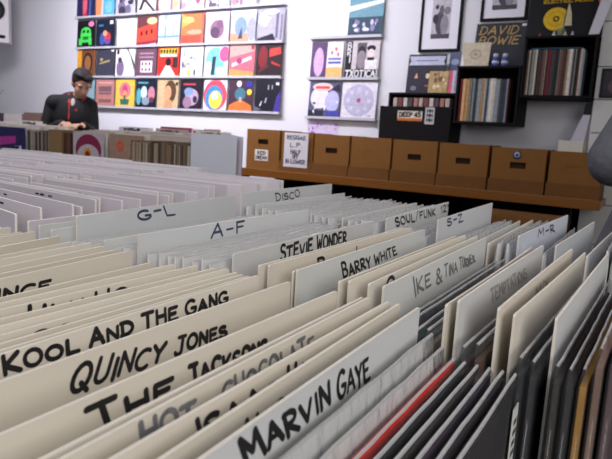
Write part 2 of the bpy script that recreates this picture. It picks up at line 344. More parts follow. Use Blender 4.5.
colB = [
 (-.600, -.618, 1.088, 'D2CBD1', None, ''), (-.578, -.600, 1.086, 'D2D3D2', None, ''), (-.556, -.590, 1.084, 'D8DAD8', None, ''),
 (-.535, -.574, 1.10, 'D8DADB', [('G-L', (.102, 1.085), (.177, 1.085), (.098, 1.099 - .0015), (.167, 1.0985), .0011, BLUEINK)], 'grey-white divider marked G-L', (.43, .765)),
 (-.478, -.485, 1.083, 'D8DAD8', None, ''), 
 (-.427, -.422, 1.096, 'D8DADB', [('A-F', (.109, 1.079), (.172, 1.080), (.110, 1.0935), (.169, 1.0945), .0010, BLUEINK)], 'grey-white divider marked A-F'),
 (-.323, -.327, 1.09, 'D2D3D2', [('STEVIE', (.082, 1.070), (.150, 1.0695), (.081, 1.087), (.148, 1.0865), .0013, m_), ('WONDER', (.160, 1.070), (.237, 1.069), (.159, 1.0865), (.234, 1.086), .0013, m_)], 'pale divider marked with two words starting with S and W', (.43, .75)),
 (-.282, -.276, 1.089, 'DDD6C9', None, ''),
 (-.274, -.267, 1.09, 'DDD6C9', [('R', (.084, 1.073), (.097, 1.073), (.081, 1.084), (.095, 1.084), .0012, m_), ('L', (.165, 1.075), (.175, 1.074), (.163, 1.086), (.173, 1.087), .0008, m_)], 'cream divider with stray letter tops behind the divider marked B and W'),
 (-.251, -.254, 1.088, 'DAD2C2', None, ''),
 (-.246, -.249, 1.09, 'D8DAD8', [('BARRY', (.089, 1.067), (.154, 1.0685), (.082, 1.0805), (.148, 1.081), .0011, m_), ('WHITE', (.164, 1.0685), (.228, 1.070), (.159, 1.081), (.219, 1.0812), .0009, m_)], 'pale divider marked with two words starting with B and W'),
 (-.206, -.206, 1.088, 'DAD2C2', None, ''), (-.197, -.196, 1.09, 'E4DDD0', None, ''),
 (-.181, -.182, 1.09, 'DDD6C9', [('O', (.036, 1.078), (.052, 1.078), (.034, 1.0895), (.050, 1.0895), .0012, m_)], 'cream divider with one round letter top behind the ampersand divider'),
 (-.169, -.171, 1.09, 'D8DAD8', [('IKE &', (.073, 1.067), (.151, 1.067), (.063, 1.084), (.145, 1.082), .0011, f_), ('TINA', (.160, 1.067), (.204, 1.067), (.155, 1.0815), (.198, 1.0805), .0009, f_), ('TURNER', (.214, 1.067), (.277, 1.066), (.207, 1.080), (.264, 1.0775), .0009, f_)], 'pale divider with grey lettering including an ampersand'),
 (-.119, -.117, 1.086, 'DAD2C2', None, ''),
 (-.111, -.105, 1.09, 'D2D3D2', [('TEMPTATIONS', (.097, 1.068), (.245, 1.063), (.087, 1.083), (.227, 1.077), .0009, mat('very_faint_marker', (.36, .36, .36), .6))], 'pale divider with very faint rubbed lettering starting with T'),
 (-.083, -.074, 1.09, 'DDD6C9', [('MIX', (.13, 1.070), (.19, 1.069), (.125, 1.081), (.185, 1.080), .001, mat('very_faint_marker', (.36, .36, .36)))], 'cream divider with blurred faint marks, second right of the T divider'),
 (-.072, -.060, 1.088, 'DDD6C9', None, ''),
 (-.046, -.037, 1.09, 'D8DAD8', None, ''),
]
lay(colB, B0, B1, 'middle column')
colC = [
 (-.589, -.606, 1.10, 'D8DADB', [('DISCO', (.115, 1.077), (.207, 1.080), (.110, 1.092), (.201, 1.095), .0010, m_)], 'grey-white divider marked DISCO', (.80, 1.15)),
 (-.550, -.560, 1.086, 'D8DAD8', None, ''), (-.395, -.402, 1.082, 'D2D3D2', None, ''), 
 (-.325, -.339, 1.09, 'D8DAD8', [('SOUL/FUNK', (.043, 1.0735), (.25, 1.072), (.031, 1.087), (.245, 1.0875), .0012, m_), ('12"', (.285, 1.072), (.34, 1.071), (.28, 1.087), (.33, 1.087), .0012, m_)], 'grey-white divider marked SOUL/FUNK 12"'),
 (-.25, -.257, 1.097, 'D8DADC', [('S-Z', (.045, 1.084), (.134, 1.083), (.040, 1.0945), (.124, 1.0935), .0011, BLUEINK)], 'grey-white divider marked S-Z'),
 (-.203, -.205, 1.07, 'D2D3D2', None, ''), (-.18, -.183, 1.074, 'E4DDD0', None, ''), 
 (-.142, -.126, 1.09, 'D4D8E2', [('M-R', (.112, 1.074), (.233, 1.072), (.110, 1.087), (.216, 1.086), .0011, BLUEINK)], 'bluish-white divider marked with two hyphenated letters, farthest column', (.783, 1.12)),
 (-.098, -.084, 1.083, 'C6C9CB', None, ''), (-.062, -.05, 1.075, 'D2D3D2', None, ''),
]
lay(colC, C0, C1, 'farthest column')

# records between the dividers
SLV = ['E2E0DA', 'B8B2A6', '3A3038', '6E4A32', '20242E', 'D8D4CC', '8A8478', '4E3A44', 'C8C2B4', '2A3A4A']
def fill(xa, xb, y, ztop, n, cols, where, group, kind='clear', ptop=.014, skew=0, dx=0):
    n = max(1, min(n, int((xb - xa) / .0070)))
    for i in range(n):
        t = (i + .5) / n; x = xa + (xb - xa) * t; z = ztop - .312 - ptop + random.uniform(-.003, .001)
        z = max(z, FLOOR_Z)
        c = cols[(i * 7 + len(where)) % len(cols)]
        record((x, y + random.uniform(-.004, .006), z), R(90) - math.atan2(dx, .32) + random.uniform(-.002, .002), c, f'record in a clear sleeve {where}', group, kind=kind, ptop=ptop)
fill(-.528, -.489, B0 + .004, 1.079, 4, ['D8D4CC', 'E2E0DA'], 'between the dividers marked G-L and A-F', 'records between G-L and A-F', 'milky', .02)
fill(-.468, -.438, B0 + .004, 1.08, 3, ['D8D4CC', 'C8C2B4'], 'just behind the divider marked A-F', 'records behind A-F', 'milky', .02)
fill(-.415, -.335, B0 + .004, 1.082, 8, ['D8D4CC', 'E2E0DA', 'B8B2A6', 'C8A8A0'], 'between the A-F divider and the S W divider', 'records between A-F and S W', 'milky', .022)
fill(-.312, -.290, B0 + .004, 1.06, 2, ['6E4A32', '3A3038'], 'just in front of the S W divider', 'records in front of S W')
fill(-.240, -.213, B0 + .004, 1.06, 3, ['8A8478', '4E3A44', '2A3A4A'], 'in front of the B W divider in the middle column', 'records in front of B W')
fill(-.160, -.127, B0, 1.066, 6, ['3A3038', '6E4A32', '2E8088', '20242E', '8A8478'], 'between the ampersand divider and the faint T divider', 'records in front of the ampersand divider')
fill(-.1045, -.0885, B0 - .012, 1.066, 3, ['3A2A28', '5A3A2A'], 'just in front of the faint T divider', 'records in front of the T divider', dx=.008)
fill(-.0665, -.0510, B0 - .016, 1.066, 3, ['16202C', '24262E'], 'with a dark cover, right part of the middle column', 'dark records near the right end', dx=.011)
for x_, c_, z_, kd_, n_ in ((-.0395, '2A1E1A', 1.066, 'clear', 'near-black'), (-.0318, '1C1A1E', 1.066, 'clear', 'dark grey'), (-.024, 'B8862E', 1.068, 'clear', 'mustard yellow'), (-.0163, '8A6A58', 1.083, 'clear', 'tan-brown'), (-.0085, '5A4448', 1.085, 'clear', 'plum-brown')):
    record((x_, B0 - .018, z_ - .326), R(88.4), c_, f'{n_} record in a clear sleeve at the right end of the middle column', None)
fill(-.576, -.562, C0, 1.082, 2, ['E2E0DA'], 'just in front of the DISCO divider', 'records in front of DISCO', 'milky', .024)
fill(-.540, -.408, C0, 1.084, 11, ['E2E0DA', 'D8D4CC', 'C8B4B0', 'B8B2A6'], 'in the farthest column between DISCO and SOUL/FUNK dividers', 'records in front of DISCO in the farthest column', 'milky', .024)
fill(-.386, -.340, C0, 1.083, 5, ['D8D4CC', 'E2E0DA'], 'just behind the divider marked SOUL/FUNK', 'records behind SOUL/FUNK', 'milky', .024)
fill(-.312, -.265, C0, 1.072, 4, ['D8D4CC', 'C8C2B4'], 'between the SOUL/FUNK and S-Z dividers', 'records behind S-Z', 'milky', .02)
fill(-.24, -.212, C0, 1.07, 3, ['D8D4CC', 'C8C2B4'], 'just in front of the divider marked S-Z', 'records in front of S-Z', 'milky', .02)
fill(-.172, -.150, C0, 1.08, 2, ['C07A6A', 'D8D4CC'], 'pinkish or white, behind the bluish hyphenated divider', 'records behind the bluish divider', 'milky', .02)
fill(-.118, -.105, C0, 1.07, 1, ['D8D4CC'], 'pale, just in front of the bluish hyphenated divider', None, 'milky', .02)
fill(-.045, -.020, C0, 1.085, 3, ['9A7068', 'C8C0C0', 'A88A80'], 'at the right end of the farthest column', 'last records of the farthest column', 'milky', .02)
# column A: sleeves and jackets in front of the nearest divider
near = [(-.1128, -.1180, 1.074, 'C6C8CC', 'milky', .024, 'empty-looking pale sleeve, directly in front of the nearest lettered divider'),
        (-.1056, -.1100, 1.066, 'BFC1C6', 'milky', .018, 'record in a pale sleeve, second in front of the nearest lettered divider'),
        (-.0988, -.1020, 1.0595, 'D02418', 'clear', .001, 'record with a bright red cover edge in the nearest column'),
        (-.0920, -.0945, 1.0590, '242A33', 'clear', .0035, 'dark record in clear sleeve, first in front of the red one'),
        (-.0850, -.086, 1.0590, '3C3A36', 'clear', .0035, 'grey-brown record in clear sleeve, second in front of the red one'),
        (-.0775, -.078, 1.0590, '3A2C40', 'clear', .0035, 'purple-tinted record in clear sleeve, third in front of the red one'),
        (-.0700, -.070, 1.0590, '26222C', 'clear', .0035, 'black record in clear sleeve, fourth in front of the red one'),
        (-.0620, -.062, 1.0590, '14161E', 'clear', .0035, 'black record in shiny sleeve, frontmost of the nearest column')]
for xa, xb, z, c, kd, pt, lab in near:
    record((xa, .066, z - .312 - pt), math.atan2(.32, xb - xa), c, lab, None, kind=kd, ptop=pt)
st = MB(); st.box(.296, -.0052, .262, .309, -.0044, .300, paper('D4D2CE'))
for k in range(4): st.box(.298, -.0054, .268 + .007 * k, .307 - .001 * (k % 2), -.0052, .271 + .007 * k, MARKER)
last = [o for o in bpy.data.objects if o.get('label', '').startswith('black record in shiny')][0]; st.build('price_label', last)

# ---- left bin: cards run along X and face -Y
pts = [(-2.30, .40), (-.638, .40), (-.808, 1.50), (-2.47, 1.50)]
bin_box('record_bin', pts, FLOOR_Z, 0, 'dark wooden record bin at the left packed with blank white dividers')
cnt = {}
for k in range(4):
    y = .452 if k == 0 else (.60, .84, 1.04)[k - 1]
    n = 0; yend = (1.27, 1.43, 1.44, 1.44)[k]
    while y < yend:
        rz = -14 + (y - .45) * 55 if y < .56 else (-8 + (y - .56) / .29 * 8 if y < .85 else min(3, (y - .85) * 6))
        xr = -.661 - .155 * (y - .40) - .335 * k + random.choice([0, 0, -.004, -.012, -.02])
        if k == 0: xr += .0
        xl = xr - .315 * math.cos(R(rz)); yl = y - .315 * math.sin(R(rz))
        n += 1; zt = 1.09 + random.uniform(-.006, .001)
        nm = ('right-hand', 'second', 'third', 'far left')[k]
        txt = None
        if k in (0, 1) and n in (2, 3, 5, 7, 8) and y < 1.0:
            a = .07 + .04 * (n % 3); txt = [('-- -' if n % 2 else '---', (a, zt - .010), (a + .05, zt - .010), (a, zt - .004), (a + .05, zt - .004), .0011, m_)]
        lb = f'{"faintly marked" if txt else "blank"} white divider, {ordn(n)} from the front in the {nm} column of the left bin'
        divider((xl, yl), (xr, y), zt, LILAC[(n * 3 + k) % 4], lb, None, bow=((n * 13) % 5 - 2) * .0004, text=txt, L=.315)
        y += random.choice([.012, .016, .03, .034, .04, .046])

# ------------------------------------------------------------------ cover art builder
def cover(name, label, x, z, y, wd, ht, base, shapes, cat='record', th=.004, lean=0, group=None, rz=0, texts=(), plast=True):
    """flat printed square; shapes in unit coordinates, (0,0) bottom left"""
    if y == 4.70: x *= .9925; z = 1.2 + (z - 1.2) * .997 + .001
    mb = MB(); mb.box(0, 0, 0, wd, th, ht, ink(base)); dy = 0
    for s in shapes:
        dy -= .00035; m = ink(s[-1])
        if s[0] == 'r': P = [(s[1], s[2]), (s[3], s[2]), (s[3], s[4]), (s[1], s[4])]
        elif s[0] == 'e': P = [(s[1] + s[3] * math.cos(2 * math.pi * i / 24), s[2] + s[4] * math.sin(2 * math.pi * i / 24)) for i in range(24)]
        else: P = s[1]
        P = [(min(1, max(0, a)), min(1, max(0, b))) for a, b in P]
        mb.add([(a * wd, dy, b * ht) for a, b in P], [tuple(range(len(P)))], m)
    o = mb.build(name); o.location = (x, y, z); o.rotation_euler = (lean, 0, rz)
    if texts:
        for t, BL, BR, TL, TR, rad, colr in texts:
            tb = MB(); strokes(tb, t, *[(a * wd, b * ht) for a, b in (BL, BR, TL, TR)], rad, ink(colr), lambda a: dy - .0004, 0); tb.build('lettering', o)
    tag(o, label, cat, group); return o
def blobs(n, seed, cols, x0=0, y0=0, x1=1, y1=1, s=.1):
    r = random.Random(seed); out = []
    for i in range(n):
        out.append(('e', r.uniform(x0, x1), r.uniform(y0, y1), r.uniform(.3, 1) * s, r.uniform(.4, 1.3) * s, cols[i % len(cols)]))
    return out

# rails (each a picture ledge screwed to the wall)
def ledge(x0, x1, z, label):
    x0 *= .993; x1 *= .991; z = 1.2 + (z - 1.2) * .997
    mb = MB(); mb.box(x0, 4.69, z - .010, x1, 4.75, z, LEDGE); mb.box(x0, 4.69, z, x1, 4.694, z + .012, LEDGE); mb.box(x0, 4.742, z - .016, x1, 4.75, z, LEDGE)
    return tag(mb.build('wall_ledge'), label, 'shelf', 'record display ledges')
for i, (z, n) in enumerate([(2.357, 'top'), (2.026, 'second highest'), (1.712, 'second lowest'), (1.387, 'bottom')]):
    ledge(-5.895, -3.095, z, f'long thin metal ledge, {n} of the left display wall')
ledge(-2.81, -2.12, 2.046, 'short metal ledge, top of the three beside the framed pictures')
ledge(-2.81, -2.12, 1.700, 'short metal ledge, middle of the three beside the framed pictures')
ledge(-2.81, -2.12, 1.362, 'short metal ledge, lowest of the three beside the framed pictures')
W, K = 'EDEAF2', '17151B'
rows = {
 2.358: [(0, 'dark blue and red streaked', '2A2850', [('r', .35, 0, .6, 1, 'B03048'), ('e', .45, .5, .12, .4, 'D86070'), ('r', .7, 0, .8, .9, '4A60A8')]),
  (1, 'sky blue with an orange stripe', '58A8D0', [('r', 0, 0, .3, 1, 'E89060'), ('r', .3, .0, .4, 1, 'D8C0C0'), ('e', .7, .3, .2, .2, '78B8D8')]),
  (2, 'black and white portrait', 'B8B4C8', blobs(9, 3, ['38343E', 'E0DCE8', '6E6880'], .1, .1, .9, .8, .2)),
  (3, 'white line-drawn', W, [('p', [(.1, .1), (.25, .1), (.6, .8), (.5, .9)], '2A2830'), ('p', [(.8, .05), (.95, .05), (.3, .6), (.25, .5)], '3A3840'), ('r', 0, 0, 1, .05, '2A2830'), ('r', 0, 0, .05, 1, '2A2830'), ('r', .95, 0, 1, 1, '2A2830')]),
  (4, 'pink and yellow painted', 'D8B8C8', blobs(10, 5, ['D87858', 'E8C070', '8A7898', 'E0D0D8'], 0, .1, 1, .9, .2)),
  (5, 'pale pink floral', 'E0C8D0', blobs(9, 6, ['A05870', 'C890A0', '584858'], 0, 0, 1, .8, .16)),
  (6, 'grey pencil-drawn', 'D8D4E0', blobs(9, 7, ['605868', 'A8A0B0'], .1, 0, .9, .7, .15)),
  (7, 'white and rose', 'E4D8E0', blobs(6, 8, ['C88898', '907888'], .1, 0, .9, .6, .15))],
 2.027: [(0, 'black bright-green-robot', K, [('r', .2, .2, .8, .55, '48D858'), ('e', .5, .6, .28, .16, '48D858'), ('e', .38, .6, .07, .06, K), ('e', .62, .6, .07, .06, K), ('r', .12, .1, .3, .35, '48D858'), ('r', .68, .1, .85, .35, '48D858'), ('r', .35, .3, .65, .42, '207828'), ('e', .8, .87, .16, .1, 'F080B0')]),
  (1, 'black, small red and blue figures', '1A2030', [('e', .6, .35, .22, .2, 'C04040'), ('e', .35, .3, .14, .22, '3A58A0'), ('e', .5, .5, .12, .1, 'D89878'), ('r', .15, .75, .4, .82, '3870A0'), ('r', .75, .82, .92, .95, W), ('e', .65, .2, .15, .1, '6A48A0')]),
  (3, 'red boat-shaped', 'E04A38', [('p', [(0, .6), (1, .8), (1, 1), (0, 1)], '6A3840'), ('e', .75, .85, .25, .12, 'D8C890'), ('p', [(0, 0), (1, .1), (1, .2), (0, .12)], '8A3040'), ('r', .2, .35, .3, .5, '581818'), ('r', .45, .38, .55, .53, '581818'), ('r', .7, .42, .8, .56, '581818'), ('p', [(0, 0), (1, 0), (1, .08)], 'E8D8D8')]),
  (4, 'pale blue sketched', 'B4C8E4', [('r', .1, .3, .15, .9, 'E8F0FA'), ('r', .3, .2, .36, 1, '7A98C0'), ('r', .7, .3, .75, .9, '8AA8D0'), ('r', 0, .25, 1, .32, '7A98C8'), ('e', .5, .75, .3, .1, 'EEF4FA'), ('r', 0, 0, 1, .1, 'D8E4F0')]),
  (5, 'orange and red blended', 'F07848', [('p', [(0, .55), (.6, .75), (0, 1)], 'F8A848'), ('r', 0, 0, 1, .3, 'E85040'), ('e', .6, .4, .35, .07, 'F0A088'), ('e', .3, .8, .25, .1, 'FAC878'), ('r', .9, 0, 1, 1, 'E86858')]),
  (6, 'pale pink with a grey blot', 'ECC8DC', [('e', .5, .45, .3, .3, '8A6880'), ('e', .42, .35, .2, .18, '584058'), ('e', .62, .6, .15, .15, '7A5870'), ('r', 0, 0, 1, .06, 'F4E0EC')]),
  (7, 'light blue with an orange-footed figure', 'C4D4E4', [('r', 0, 0, .75, .3, 'E89878'), ('e', .4, .5, .25, .3, '8098B0'), ('p', [(.3, .12), (.45, .5), (.5, .12)], '3A4860'), ('e', .85, .4, .2, .35, 'A0A0B0'), ('r', 0, .85, 1, 1, 'D8ECF4')]),
  (8, 'grey glossy black-and-white', 'A8A4B4', [('p', [(.0, .1), (.6, .25), (.75, 0), (0, 0)], '1E1C28'), ('p', [(.0, .6), (.3, .45), (.5, .7), (.1, .9)], 'F0F0F4'), ('r', .7, .1, .8, .9, '6A6878'), ('r', .88, .0, .95, .8, '787488'), ('e', .5, .9, .3, .08, 'F4F2F8')])],
 1.713: [(0, 'yellow-edged brown portrait', 'E0A030', [('r', .25, 0, 1, 1, '7A4A30'), ('e', .6, .5, .28, .4, '3A2420'), ('e', .6, .5, .18, .28, '9A6840')]),
  (1, 'charcoal with faint gold script', '3E3E4C', [('p', [(.2, .45), (.75, .55), (.75, .62), (.2, .5)], 'A89868'), ('e', .3, .62, .08, .06, 'A89868'), ('r', .82, .9, .96, .98, W)]),
  (2, 'white black-arc and purple-bust', 'E6E2EC', [('e', .25, .3, .2, .3, '7A6888'), ('e', .22, .6, .1, .1, '3A3048'), ('p', [(.55, 1), (.63, 1), (1, .2), (1, .45)], '1E1A22'), ('r', .05, .8, .18, .98, '2A2630')]),
  (3, 'maroon with a white grid of faces', '6A4A5A', [('r', .22, .15, .8, .55, 'E8E0E4')] + [('e', .32 + .18 * i, .25 + .2 * j, .05, .06, '5A3A48') for i in range(3) for j in range(2)] + [('r', .15, .65, .85, .7, 'A88898'), ('r', .15, .78, .85, .83, 'A88898')]),
  (4, 'red, yellow and white silhouette', 'E83028', [('p', [(.1, 0), (.9, 0), (.55, .4), (.4, .4)], 'F4F0E8'), ('e', .5, .5, .14, .14, '2A1818'), ('r', .08, .78, .92, .95, 'F0D040'), ('r', .7, .3, .95, .65, '3A2828'), ('r', .1, .68, .9, .76, 'F6F0EA')] + [('e', .15 + .14 * i, .86, .05, .08, '201818') for i in range(6)]),
  (5, 'white with scattered drawn figures', 'DDDCEC', blobs(12, 12, ['8088A8', '404458', 'A8B0C8', 'E0C860'], .1, .1, .9, .9, .1)),
  (6, 'turquoise collage with a pink disc', 'DCE4E8', [('e', .45, .5, .4, .45, '78C4D4'), ('e', .85, .72, .22, .24, 'E85888'), ('p', [(.3, .05), (.45, .05), (.5, .65), (.35, .65)], '2A3848'), ('e', .2, .3, .12, .2, 'E8D8B0'), ('e', .7, .2, .2, .12, 'F0EEF0')]),
  (7, 'pink and orange lying-figure', 'F06878', [('p', [(0, .6), (1, .8), (1, 1), (0, 1)], 'F8A098'), ('p', [(.1, .3), (.9, .55), (.85, .65), (.1, .42)], 'F8D0D8'), ('p', [(0, 0), (1, 0), (1, .15), (0, .25)], 'F09858'), ('e', .4, .5, .12, .1, 'A04070'), ('r', .85, .85, .97, .97, '8A3050')]),
  (8, 'black with red scrawled', '2A161C', [('e', .25, .6, .18, .35, '7A2028'), ('p', [(.5, .6), (.95, .7), (.9, .9), (.5, .85)], 'D84038'), ('p', [(.1, .1), (.5, .3), (.45, .4), (.1, .2)], '58202A'), ('p', [(.6, .4), (.95, .3), (.95, .35), (.6, .48)], 'B83030')])],
 1.388: [(0, 'teal half-hidden', '587A88', [('r', .5, 0, 1, 1, '88A8B0')]),
  (1, 'dusty pink with brown bars', 'B88078', [('r', .15, .45, .85, .75, '7A5860'), ('r', .15, .15, .85, .28, '8A5A58'), ('r', .15, .52, .85, .56, 'A87878'), ('r', .1, .85, .9, .9, 'D8A8A0')]),
  (2, 'yellow with a pink flower in a pot', 'E8C050', [('e', .5, .62, .3, .28, 'E07888'), ('e', .5, .62, .14, .2, 'C04878'), ('e', .5, .5, .1, .12, 'F0A060'), ('p', [(.3, .1), (.7, .1), (.75, .3), (.25, .3)], '3A6A60'), ('r', .45, .3, .55, .45, '3A6A40')]),
  (3, 'dark white-and-pink-faced', '1C2030', [('e', .4, .55, .16, .22, 'C8D8E0'), ('e', .78, .5, .18, .26, 'C08090'), ('e', .15, .4, .12, .3, '58A8B0'), ('e', .5, .25, .2, .14, '8898A8'), ('r', .1, .85, .6, .92, '4A98A8'), ('e', .8, .3, .12, .1, '6A3848')]),
  (4, 'beige with a long-haired woman', 'C8B088', [('e', .62, .6, .28, .38, '584030'), ('e', .5, .55, .17, .25, 'D8A078'), ('p', [(.3, 0), (.8, 0), (.7, .3), (.4, .35)], 'C89870'), ('r', .85, .8, .97, .92, '3A3028')]),
  (5, 'black with a pale pink and blue face', '241C28', [('e', .55, .42, .3, .28, 'B8A0B8'), ('e', .4, .6, .2, .14, '8098C0'), ('e', .35, .25, .2, .2, '987890'), ('e', .7, .35, .1, .12, '303040'), ('r', .15, .82, .7, .88, 'C04858')]),
  (6, 'nested red, blue and yellow rings', 'E4DCE4', [('e', .5, .5, .5, .5, 'E05060'), ('e', .46, .42, .38, .4, '4888D0'), ('e', .52, .36, .28, .3, 'F0D850'), ('e', .5, .48, .14, .13, 'F4ECE8')]),
  (7, 'dark orange-handed, blue-dressed figure', '483040', [('p', [(0, 0), (1, 0), (.95, .2), (.6, .35), (.4, .35), (.05, .2)], 'E87838'), ('e', .48, .55, .22, .2, '48788A'), ('e', .42, .88, .1, .1, 'E8E4E8'), ('e', .85, .62, .1, .1, 'F0D040'), ('r', .72, .78, .95, .95, '3038A0'), ('r', .45, .3, .55, .45, 'C8A8A0')]),
  (8, 'near-black, white-streaked, violet-cornered', '1A1824', [('p', [(.75, 0), (1, 0), (1, .7), (.85, .5)], '483890'), ('p', [(.2, .2), (.25, .2), (.3, .35), (.27, .35)], 'D8D8E0'), ('p', [(.4, .3), (.44, .3), (.48, .45), (.45, .45)], 'C8C8D8'), ('r', .5, .7, .53, .85, 'B8B8C8'), ('r', .65, .72, .68, .85, 'A8A8B8'), ('r', .8, .85, .92, .93, W), ('p', [(.0, .0), (.3, .1), (0, .2)], '6A6878')])],
}
rn = {2.358: 'top', 2.027: 'second highest', 1.713: 'second lowest', 1.388: 'bottom'}
for z, lst in rows.items():
    for i, lab, base, sh in lst:
        lb = f'{lab} record cover, {rn[z]} ledge at left' if len(lab.split()) > 6 else f'{lab} record cover on the {rn[z]} left ledge'
        cover('record_cover', lb, -5.878 + .3122 * i, z, 4.70, .287, .297, base, sh, lean=-.06, group=None)
yy = 4.70
cover('record_cover', 'dark teal record cover with painted glare and white figures above the short ledges', -2.435, 2.047, yy, .312, .31, '2E4A58', [('r', 0, .5, 1, 1, '6A98A8'), ('p', [(0, .65), (1, .85), (1, .95), (0, .8)], 'E8F4E8')] + blobs(14, 21, ['E4E0F4', '8A80B0', 'C8C0E0'], .1, .15, .9, .42, .07) + [('r', 0, 0, 1, .08, '283848')], lean=-.06)  # lighter upper half and pale band are glare painted into the print
cover('record_cover', 'purple and white record cover with an orange lower right block', -2.785, 1.701, yy, .312, .31, 'EADCE8', [('r', 0, 0, .5, 1, '5A4068'), ('e', .25, .45, .16, .4, 'C8A8D0'), ('r', .5, 0, 1, .3, 'F0B070'), ('r', .55, .4, .95, .46, '4858A8'), ('r', .55, .5, .95, .56, '6878B8'), ('e', .65, .7, .04, .05, 'E86888'), ('e', .78, .8, .04, .05, 'E86888'), ('e', .85, .65, .04, .05, 'E86888')], lean=-.06)
cover('record_cover', 'black and white record cover lettered BRITXOTICA! with two people', -2.445, 1.701, yy, .312, .31, 'C8C0C4', [('r', 0, 0, .2, 1, '141218'), ('r', 0, 0, 1, .24, '1A181E'), ('r', .34, .24, .62, .95, '5A5058'), ('e', .48, .75, .1, .12, '28242A'), ('e', .48, .5, .14, .24, '8A8088'), ('e', .76, .8, .13, .08, '1A181E'), ('e', .76, .66, .1, .12, 'E0D0D0'), ('r', .6, .24, .95, .5, 'E8E0E4'), ('r', .66, .48, .86, .56, '2A262C')], lean=-.06,
      texts=[('B', (.05, .80), (.16, .80), (.05, .96), (.16, .96), .005, W), ('R', (.05, .61), (.16, .61), (.05, .77), (.16, .77), .005, W), ('I', (.1, .43), (.14, .43), (.1, .58), (.14, .58), .005, W), ('TXOTICA!', (.03, .04), (.97, .04), (.05, .21), (.97, .21), .0055, W)])
cover('record_cover', 'blue and white record cover with a red lettered cloud on the lowest short ledge', -2.785, 1.363, yy, .312, .31, '585878', [('e', .35, .55, .3, .3, 'E0DCEC'), ('e', .75, .45, .22, .3, 'B8B8E0'), ('e', .42, .85, .32, .12, 'F0C8C8'), ('r', .2, .8, .65, .88, 'D85850'), ('r', 0, 0, .5, .2, '28303E'), ('r', .6, 0, 1, .2, '4848A0'), ('p', [(.7, .8), (.95, .95), (1, .7)], '2A2838')] + blobs(8, 31, ['28303E', 'F0F0F8'], .05, .1, .95, .5, .06), lean=-.06)
cover('record_cover', 'pale lavender record cover with a large grey disc and small red centre', -2.455, 1.363, yy, .325, .31, 'DCD8E8', [('e', .5, .5, .44, .44, 'B8B4CC')] + [('e', .5 + .3 * math.cos(a), .5 + .3 * math.sin(a), .06, .06, 'CCC8DC') for a in [k * .785 for k in range(8)]] + [('e', .5, .5, .06, .06, 'B05078'), ('r', .8, .08, .88, .1, '686478')], lean=-.06)
cover('flyer', 'purple patterned white flyer taped below the short ledges', -2.785, 1.15, 4.744, .31, .18, 'D4C4E4', blobs(16, 40, ['9A68B8', 'B890D0', 'E8DCF4'], .05, .1, .95, .95, .08), th=.002, cat='flyer')

# ------------------------------------------------------------------ framed pictures
def picture(x0, x1, z0, z1, label, art):
    e = empty('framed_picture', ((x0 + x1) / 2, 4.735, z0)); tag(e, label, 'picture'); h = (x1 - x0) / 2; H = z1 - z0; f = .02
    fr = MB(); 
    for b in ((-h, 0, h, f), (-h, H - f, h, H), (-h, f, -h + f, H - f), (h - f, f, h, H - f)): fr.box(b[0], -.015, b[1], b[2], .013, b[3], BLACKWOOD)
    fr.build('frame', e, bevel=.002)
    mt = MB(); mt.box(-h + f, -.004, f, h - f, .012, H - f, paper('E4E2EA')); mt.build('mount', e)
    pa = MB(); x, z, a, b = art; pa.box(x, -.0055, z, a, -.004, b, ink('B8B4BC'))
    W_, H_ = a - x, b - z; r = random.Random(label); dy = -.0056
    for s in [('e', .45, .4, .25, .3), ('e', .5, .72, .12, .12), ('e', .2, .5, .15, .12), ('r', 0, 0, 1, .12), ('e', .7, .35, .22, .25), ('e', .8, .7, .18, .1), ('e', .25, .8, .1, .06)]:
        dy -= .0002; cc = ink(['38343C', '484450', '605C66', '2E2A32', '4A464E', '8A8690', '78747C'][len(pa.mats) % 7])
        P = [(s[1], s[2]), (s[3], s[2]), (s[3], s[4]), (s[1], s[4])] if s[0] == 'r' else [(min(1, max(0, s[1] + s[3] * math.cos(k * math.pi / 10))), min(1, max(0, s[2] + s[4] * math.sin(k * math.pi / 10)))) for k in range(20)]
        pa.add([(x + u * W_, dy, z + v * H_) for u, v in P], [tuple(range(len(P)))], cc)
    pa.build('print', e)
picture(-1.785, -1.452, 1.91, 2.42, 'tall black-framed black and white photograph above the dark poster record', (-.075, .10, .075, .40))
picture(-1.312, -.972, 2.125, 2.60, 'black-framed black and white photograph above the gold-lettered record', (-.09, .08, .09, .36))

